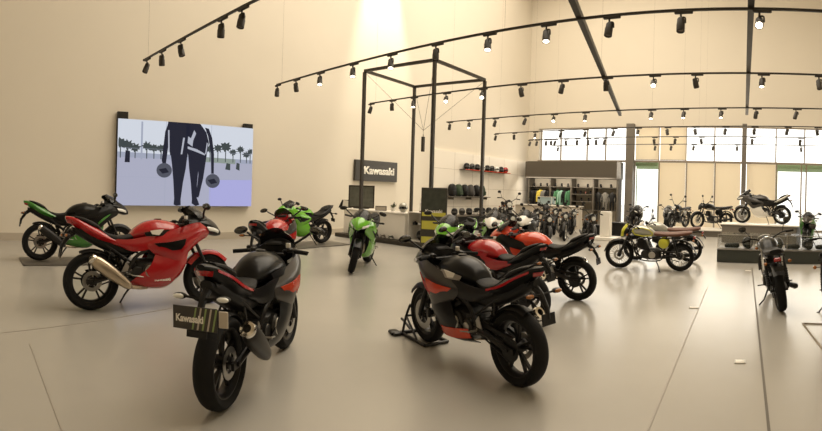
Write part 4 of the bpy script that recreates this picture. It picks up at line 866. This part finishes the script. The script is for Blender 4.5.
part(t, 'pot', M['wht'], lambda b: b.lathe((0, 0, 0), (0, 0, 1), [(.05, 0), (.07, .10), (.06, .10), (.05, .09)], 16))
def leaves(b):
    rn = random.Random(5)
    for k in range(34):
        a = rn.uniform(0, 6.28); e = rn.uniform(.2, 1.4); L = rn.uniform(.10, .22)
        d = Vector((math.cos(a) * math.cos(e), math.sin(a) * math.cos(e), math.sin(e))); p = Vector((0, 0, .1)); s = d.cross(Vector((0, 0, 1))).normalized() * .022
        m_ = p + d * L * .55; q = p + d * L; b.add([p, m_ + s, q, m_ - s, m_ + Vector((0, 0, .006))], [(0, 4, 1), (1, 4, 2), (2, 4, 3), (3, 4, 0)])
part(t, 'foliage', LEAF, leaves)
t = thing('figurine', 'pale figurine standing on top of the white display cabinet', 'figurine', (-8.95, 10.62, .125 + .832))
part(t, 'base', M['brown'], lambda b: b.cyl((0, 0, 0), (0, 0, .03), .06, 14))
part(t, 'body', M['wht'], lambda b: (b.lathe((0, 0, .03), (0, 0, 1), [(.045, 0), (.05, .06), (.035, .14), (.055, .22), (.02, .27), (.015, .28), (.035, .31), (.03, .35), (0, .37)], 12)))
def helmet_shapes():
    def shell(b): b.sections([(-.135, .13, .04, .05, 2.2), (-.12, .13, .09, .10, 2.2), (-.05, .14, .125, .14, 2.2), (.05, .14, .125, .14, 2.2), (.11, .12, .10, .12, 2.2), (.145, .075, .06, .065, 2.2)], 3, 16)
    def visor(b): b.patch([[(.04, -.125, .16), (.115, -.085, .165), (.145, 0, .168), (.115, .085, .165), (.04, .125, .16)], [(.05, -.128, .105), (.125, -.088, .10), (.158, 0, .10), (.125, .088, .10), (.05, .128, .105)]], .006, 3, False)
    return shell, visor
def helmet(loc, rz, m, lab, group):
    t = thing('helmet', lab, 'helmet', loc, (0, 0, rz), group); s, v = helmet_shapes()
    part(t, 'shell', M[m], s, 'helmet'); part(t, 'visor', M['smoke'] if m != 'gloss' else M['grey'], v, 'helmet'); return t
for k, (x, y, m, lab) in enumerate(((-9.58, 10.55, 'silver', 'silver helmet lying at the right end of the counter'), (-8.92, 10.6, 'gloss', 'black helmet standing in the white display cabinet'))):
    helmet((x, y, zc if k == 0 else .125 + .036), R(-50), m, lab, 'helmets around the counter')
for k in range(3):
    solo('spare_part_box', lambda b: (b.rbox((0, 0, .04), (.12, .10, .08), .012), b.cyl((0, 0, .08), (0, 0, .11), .03, 12)), [M['engine'], M['alu'], M['brown']][k], ['small dark part on the cabinet shelf, furthest left', 'small bare metal part on the middle of the cabinet shelf', 'small brown part on the cabinet shelf, furthest right'][k], 'spare part', (-9.1 + .2 * k, 10.55, .582), (0, 0, .3 * k), 'spare parts in the cabinet')
for k, px in enumerate((376, 383, 391)):
    x = xat(px, 10.23, .2)
    solo('model_motorcycle', lambda b: (b.lathe((-.07, 0, .035), (0, 1, 0), [(.018, -.008), (.034, -.008), (.034, .008), (.018, .008)], 16, True), b.lathe((.07, 0, .035), (0, 1, 0), [(.018, -.008), (.034, -.008), (.034, .008), (.018, .008)], 16, True), b.sections([(-.10, .10, .012, .008), (-.03, .085, .02, .018), (.03, .09, .024, .03), (.08, .08, .014, .02)], 2, 10), b.tube([(.04, -.03, .12), (.045, .03, .12)], .004, 5)), [M['engine'], M['fascia'], M['stage']][k],
         ['tiny model motorcycle on the black counter base, furthest left', 'tiny model motorcycle on the black counter base, in the middle', 'tiny model motorcycle on the black counter base, nearest the cabinet'][k], 'model motorcycle', (x, 10.23, .125), (0, 0, .2), 'model motorcycles on the counter base')
# poster stand
g = Vector((-7.93, 9.92, 0))
t = thing('poster_stand', 'upright poster stand with dark picture, Kawasaki name and yellow bands', 'poster stand', (g.x, g.y, 0), (0, 0, R(30)))
YB_ = mat('yellow_band', (.50, .46, .06), .45)
part(t, 'panel', M['signface'], lambda b: b.rbox((0, 0, .85), (.68, .04, 1.60), .006))
part(t, 'foot', M['steel'], lambda b: (b.rbox((-.22, 0, .04), (.06, .42, .07), .01), b.rbox((.22, 0, .04), (.06, .42, .07), .01)))
part(t, 'picture', mat('poster_picture', (.035, .04, .03), .4, vary=.9, vscale=7), lambda b: b.box((0, -.022, 1.33), (.62, .004, .52)), smooth=False)
for z_, h_ in ((.96, .10), (.68, .22), (.30, .16)): part(t, 'band', YB_, lambda b: b.box((0, -.022, z_), (.62, .004, h_)), smooth=False)
link('lettering', text_mesh('Kawasaki', .12, .001, M['lettering'], .002, sx=1.0), t, mtx=Matrix.Translation((0, -.026, 1.04)) @ Matrix.Rotation(R(90), 4, 'X'))
# clothing rail poles near the poster: handled by the shelves below

# ------------------------------------------------------------------ panelled partition with shelves on the left wall
PX = WX + .12
Y0, Y1 = yat(434, PX), WY - .02
PH = 3.25
struct('wall_panelling', lambda b: b.box((WX + .06, (Y0 + Y1) / 2, PH / 2), (.12, Y1 - Y0, PH)), M['panelwall'])
k = 0
def joints(b):
    for i in range(1, 6): b.box((PX + .002, Y0 + (Y1 - Y0) * i / 6, PH / 2), (.004, .014, PH))
    for zz in (.9, 1.7, 2.5): b.box((PX + .002, (Y0 + Y1) / 2, zz), (.004, Y1 - Y0, .014))
struct('trim_7', joints, M['skirt'])
hc = ['gloss', 'grey', 'gloss', 'wht', 'gloss', 'grey', 'wht', 'gloss', 'red']
t = thing('wall_shelf', 'upper black wall shelf with a red edge, full of helmets', 'shelf', (PX + .16, (17.3 + 21.2) / 2, 2.52), group='wall shelves')
part(t, 'board', M['fascia'], lambda b: b.box((0, 0, 0), (.34, 3.9, .03)), smooth=False); part(t, 'edge', M['orange'], lambda b: b.box((.175, 0, 0), (.012, 3.9, .03)), smooth=False)
for i in range(9): helmet((PX + .17, 17.6 + i * .42, 2.536), R(-35), hc[i], '%s helmet, %s from the left on the upper wall shelf' % ({'gloss': 'black', 'red': 'red', 'grey': 'grey', 'wht': 'white', 'dgreen': 'green'}[hc[i]], ORD[i]), 'helmets on the upper wall shelf')
t = thing('wall_shelf', 'lower black wall shelf packed with dark backpacks', 'shelf', (PX + .16, (16.3 + 19.4) / 2, 1.32), group='wall shelves')
part(t, 'board', M['fascia'], lambda b: b.box((0, 0, 0), (.34, 3.1, .03)), smooth=False); [part(t, 'shelf_bracket', M['fascia'], lambda b: b.box((-.02, y, -.06), (.3, .03, .1)), smooth=False) for y in (-1.3, 0, 1.3)]
for i in range(6):
    t = thing('backpack', '%s backpack, %s from the left on the lower wall shelf' % (['black', 'dark green', 'black', 'dark grey', 'black', 'dark green'][i], ORD[i]), 'backpack', (PX + .17, 16.6 + i * .46, 1.336), (0, 0, R(-8 + 6 * i)), 'backpacks on the lower wall shelf')
    m_ = [M['black'], mat('dark_green_cloth', (.03, .05, .025), .8), M['black'], mat('dark_grey_cloth', (.06, .055, .05), .8)][i % 4]
    part(t, 'body', m_, lambda b: b.sections([(-.13, .24, .10, .16), (-.10, .27, .17, .25), (.04, .27, .18, .26), (.10, .25, .15, .22), (.14, .20, .11, .14)], 3, 14), 'pack')
    part(t, 'pocket', m_, lambda b: b.rbox((.14, 0, .16), (.07, .22, .18), .03), 'pack')
    part(t, 'strap', M['alu'], lambda b: b.tube([(0, -.05, .52), (0, 0, .565), (0, .05, .52)], .01, 6, 3), 'pack')
t = thing('display_bench', 'long low dark bench before the panelled wall, topped with helmets', 'bench', (-11.3, 17.1, 0))
part(t, 'top', M['fascia'], lambda b: b.rbox((0, 0, .60), (.6, 4.2, .05), .008)); part(t, 'body', M['black'], lambda b: b.box((0, 0, .29), (.52, 4.1, .57)), smooth=False)
for i in range(8): helmet((-11.25, 15.35 + i * .5, .626), R(-60 + 15 * (i % 3)), ['gloss', 'grey', 'gloss', 'wht', 'gloss', 'gloss', 'grey', 'gloss'][i], '%s helmet, %s from the left along the low bench' % (['black', 'grey', 'black', 'white', 'black', 'black', 'grey', 'black'][i], ORD[i]), 'helmets on the low bench')

# ------------------------------------------------------------------ shop shelves on the back wall
SF = WY - 1.0
bx = [xat(p, SF, 1.9) for p in (527.5, 549, 570, 592.4, 616.5)]
t = thing('canopy', 'wide dark canopy over the shelves at the back', 'canopy', ((bx[0] + bx[-1]) / 2, SF + .45, 2.38))
part(t, 'fascia_board', M['fascia'], lambda b: b.box((0, -.1, .42), (bx[-1] - bx[0] + .1, 1.1, .86)), smooth=False)
part(t, 'trim_strip', M['column'], lambda b: b.box((0, -.66, .02), (bx[-1] - bx[0] + .1, .02, .05)), smooth=False)
BK = mat('shelf_back', (.62, .55, .44), .7)
t = thing('shelf_unit', 'back wall shelf unit of four bays below the dark canopy', 'shelf unit', ((bx[0] + bx[-1]) / 2, SF + .3, 0)); ox = (bx[0] + bx[-1]) / 2
part(t, 'back_panel', BK, lambda b: b.box((0, .5, 1.19), (bx[-1] - bx[0], .03, 2.37)), smooth=False)
for x in bx: part(t, 'upright', M['fascia'], lambda b: b.box((x - ox, .15, 1.18), (.07, .66, 2.36)), smooth=False)
for (i, z_) in ((0, 1.93), (1, 1.93), (2, 1.93), (3, 1.93), (2, 1.58), (2, 1.22), (0, .80), (1, .80), (2, .80), (3, .80)):
    part(t, 'shelf', M['fascia'], lambda b: b.box(((bx[i] + bx[i + 1]) / 2 - ox, .15, z_), (bx[i + 1] - bx[i] - .075, .64, .03)), smooth=False)
for i in (0, 1): part(t, 'clothes_rail', M['alu'], lambda b: b.tube([(bx[i] - ox + .04, .1, 1.84), (bx[i + 1] - ox - .04, .1, 1.84)], .014, 8))
BAY = ['leftmost bay', 'second bay', 'third bay', 'rightmost bay']
def boot(loc, rz, m, lab, grp):
    t = thing('shoe', lab, 'shoe', loc, (0, 0, rz), grp)
    part(t, 'upper', m, lambda b: (b.sections([(-.13, .06, .035, .04), (-.08, .07, .045, .06), (.04, .06, .045, .045), (.13, .045, .035, .025), (.16, .04, .02, .015)], 3, 12), b.tube([(-.07, 0, .08), (-.08, 0, .17)], [.048, .05], 12)), 'boot')
    part(t, 'sole', M['rubber'], lambda b: b.rbox((.01, 0, .012), (.31, .09, .022), .008), 'boot')
for i, cnt in ((0, 3), (1, 3), (2, 2), (3, 2)):
    for j in range(cnt):
        x = bx[i] + (bx[i + 1] - bx[i]) * (j + .6) / (cnt + .3)
        boot((x, SF + .35, 1.946), R(-60), M['black'], 'dark riding shoe, %s on the top shelf of the %s' % (ORD[j], BAY[i]), 'shoes on the top shelves')
for j in range(4):
    x = bx[2] + .18 + j * .27; boot((x, SF + .35, 1.596), R(-70), M['brown'] if j == 2 else M['black'], 'dark shoe, %s on the middle shelf of the third bay' % ORD[j], 'shoes on the middle shelf')
for j in range(2):
    x = bx[2] + .5 + j * .4; boot((x, SF + .35, 1.236), R(-70), M['black'], 'dark shoe, %s on the low shelf of the third bay' % ORD[j], 'shoes on the low shelf')
cols = {'black': M['black'], 'green': mat('green_cloth', (.05, .16, .07), .8), 'yellow': mat('yellow_cloth', (.55, .42, .06), .8), 'teal': mat('pale_green_cloth', (.22, .38, .28), .8), 'grey': mat('grey_cloth', (.14, .13, .11), .8)}
def jacket(loc, m, lab, rz=0):
    t = thing('jacket', lab, 'jacket', loc, (0, 0, R(90) + rz), 'jackets hanging in the shelf unit')
    part(t, 'body', m, lambda b: b.loft([[Vector((math.cos(a) * rx * .42, math.sin(a) * ry, z_)) for a in [2 * PI * k / 12 for k in range(12)]] for z_, rx, ry in ((-.80, .20, .20), (-.5, .19, .19), (-.3, .22, .22), (-.12, .22, .235), (-.06, .12, .12), (-.03, .10, .07))]), 'jacket')
    part(t, 'sleeve', m, lambda b: [b.tube([(0, s * .20, -.13), (.02, s * .25, -.35), (.04, s * .25, -.68)], [.06, .055, .04], 8) for s in (1, -1)], 'jacket')
    part(t, 'hanger', M['alu'], lambda b: b.tube([(0, 0, -.05), (0, 0, .03)], .006, 5), 'jacket')
seq = [['black', 'black', 'yellow', 'grey', 'black'], ['black', 'green', 'teal', 'black', 'green']]
for i in (0, 1):
    for j, c_ in enumerate(seq[i]):
        x = bx[i] + (bx[i + 1] - bx[i]) * (j + .7) / 5.4
        jacket((x, SF + .40, 1.81), cols[c_], '%s riding jacket, %s on the rail of the %s' % (dict(teal='pale green').get(c_, c_), ORD[j], BAY[i]), R(55))
for j in range(3):
    x = bx[3] + .22 + j * .36
    t = thing('riding_suit', 'dark one-piece riding suit, %s in the rightmost bay' % ORD[j], 'riding suit', (x, SF + .3, .816), (0, 0, R(90)), 'riding suits in the rightmost bay')
    m_ = [M['black'], cols['grey'], cols['black']][j]
    part(t, 'torso', m_, lambda b: b.loft([[Vector((math.cos(a) * rx * .5, math.sin(a) * ry, z_)) for a in [2 * PI * k / 12 for k in range(12)]] for z_, rx, ry in ((.42, .13, .13), (.55, .12, .11), (.78, .15, .16), (.86, .08, .08), (.90, .06, .05))]), 'suit')
    part(t, 'sleeve', m_, lambda b: [b.tube([(0, s * .14, .82), (0, s * .19, .62), (.02, s * .18, .42)], [.045, .04, .03], 8) for s in (1, -1)], 'suit')
    part(t, 'trouser_leg', m_, lambda b: [b.tube([(0, s * .06, .46), (0, s * .075, .22), (0, s * .07, 0)], [.06, .05, .04], 8) for s in (1, -1)], 'suit')
# sales counter in front of the shelves, box, pedestal
t = thing('sales_counter', 'beige sales counter in front of the hanging jackets', 'counter', (xat(549, 20.8), 20.8, 0))
part(t, 'body', M['skirt'], lambda b: b.rbox((0, 0, .50), (3.2, .6, 1.0), .01)); part(t, 'worktop', M['white'], lambda b: b.rbox((0, 0, 1.02), (3.3, .7, .04), .008))
t = thing('glass_box', 'pale blue display box on the sales counter below the jackets', 'display box', (xat(547, 20.7), 20.7, 1.042))
part(t, 'frame', M['wht'], lambda b: (b.box((0, 0, .02), (.75, .4, .04)), [b.box((sx * .36, sy * .19, .2), (.02, .02, .36)) for sx in (1, -1) for sy in (1, -1)], b.box((0, 0, .38), (.75, .4, .02))), smooth=False)
part(t, 'cover', mat('blue_tint_panel', (.45, .58, .60), .15, alpha=.7), lambda b: b.box((0, 0, .2), (.70, .36, .34)), smooth=False)
t = thing('pedestal', 'tall white pedestal on a wide white base at the end of the row', 'pedestal', (xat(606, 16.5, .6), 16.5, 0))
part(t, 'column', M['white'], lambda b: b.rbox((0, 0, .56), (.34, .34, .88), .01)); part(t, 'base', M['white'], lambda b: b.rbox((0, 0, .06), (.9, .8, .11), .01))
solo('storage_crate', lambda b: (b.rbox((0, 0, .22), (.62, .5, .42), .02), b.rbox((0, 0, .44), (.66, .54, .04), .01)), M['black'], 'dark crate standing left of the white pedestal', 'crate', (xat(594, 17.4), 17.4, 0), (0, 0, .1))
solo('storage_crate', lambda b: (b.rbox((0, 0, .26), (.6, .5, .5), .02), b.rbox((0, 0, .52), (.64, .54, .04), .01)), M['black'], 'dark crate standing right of the white pedestal', 'crate', (xat(619, 18.2), 18.2, 0), (0, 0, -.05))

# ------------------------------------------------------------------ display stages at the right
gl, gr = gp(717, 262), gp(822, 264)
Ys = 12.1; xl = xat(717, Ys, .3)
t = thing('display_stage', 'long dark green display plinth with a glass case on top, behind the trail motorcycle', 'display stage', ((xl + 3.4) / 2, Ys + .45, 0)); Ls = 3.4 - xl
part(t, 'plinth', M['stage'], lambda b: b.rbox((0, 0, .155), (Ls, .9, .30), .01))
part(t, 'plinth_top', M['stageplate'], lambda b: b.rbox((0, 0, .315), (Ls + .02, .92, .02), .004))
part(t, 'glass_cover', M['glass'], lambda b: (b.box((0, -.44, .525), (Ls - .04, .008, .31)), b.box((0, .44, .525), (Ls - .04, .008, .31)), b.box((-Ls / 2 + .02, 0, .525), (.008, .88, .31)), b.box((Ls / 2 - .02, 0, .525), (.008, .88, .31)), b.box((0, 0, .685), (Ls - .04, .88, .008))), smooth=False)
part(t, 'case_frame', M['alu'], lambda b: ([b.box((x, -.445, .525), (.014, .014, .32)) for x in (-Ls / 2 + .02, xat(751, Ys, .5) - (xl + 3.4) / 2, xat(787, Ys, .5) - (xl + 3.4) / 2)], b.box((0, -.445, .69), (Ls - .02, .012, .012))), smooth=False)
items = [('silencer', 'engine'), ('helmet', 'gloss'), ('silencer', 'alu'), ('helmet', 'grey'), ('silencer', 'satin'), ('helmet', 'gloss'), ('silencer', 'engine'), ('helmet', 'gloss'), ('silencer', 'satin'), ('helmet', 'grey')]
for k, (nm, m_) in enumerate(items):
    x = xl + .35 + k * (Ls - .7) / 10
    if nm == 'helmet': helmet((x, Ys + .4, .328), R(-70), m_, '%s helmet, %s item from the left inside the glass case' % ({'gloss': 'black', 'grey': 'grey'}[m_], ORD[k]), 'helmets in the glass case')
    else: solo('silencer', lambda b: b.tube([(-.2, 0, .07), (-.16, 0, .07), (.14, 0, .07), (.18, 0, .07)], [.03, .06, .065, .04], 14), M[m_], 'loose exhaust silencer, %s item from the left inside the glass case' % ORD[k], 'exhaust silencer', (x, Ys + .4, .322), (0, 0, .3), 'silencers in the glass case')
c1, c2 = b20.location, None
t = thing('display_stage', 'white raised stage carrying the large dark touring motorcycle', 'display stage', (c1.x, c1.y, 0), (0, 0, b20.rotation_euler.z))
part(t, 'deck', M['white'], lambda b: b.rbox((0, 0, ST - .03), (2.9, 1.1, .05), .01)); part(t, 'skirt', M['column'], lambda b: b.box((0, 0, (ST - .06) / 2), (2.7, 1.0, ST - .06)), smooth=False)
g = (gp(727, 228, .3) + gp(670, 228, .3)) / 2
t = thing('display_stage', 'low white stage under the two cruisers before the beige shades', 'display stage', (g.x + .1, g.y, 0))
part(t, 'deck', M['white'], lambda b: b.rbox((0, 0, .265), (3.9, 1.5, .06), .01)); part(t, 'skirt', M['column'], lambda b: b.box((0, 0, .117), (3.7, 1.3, .232)), smooth=False)
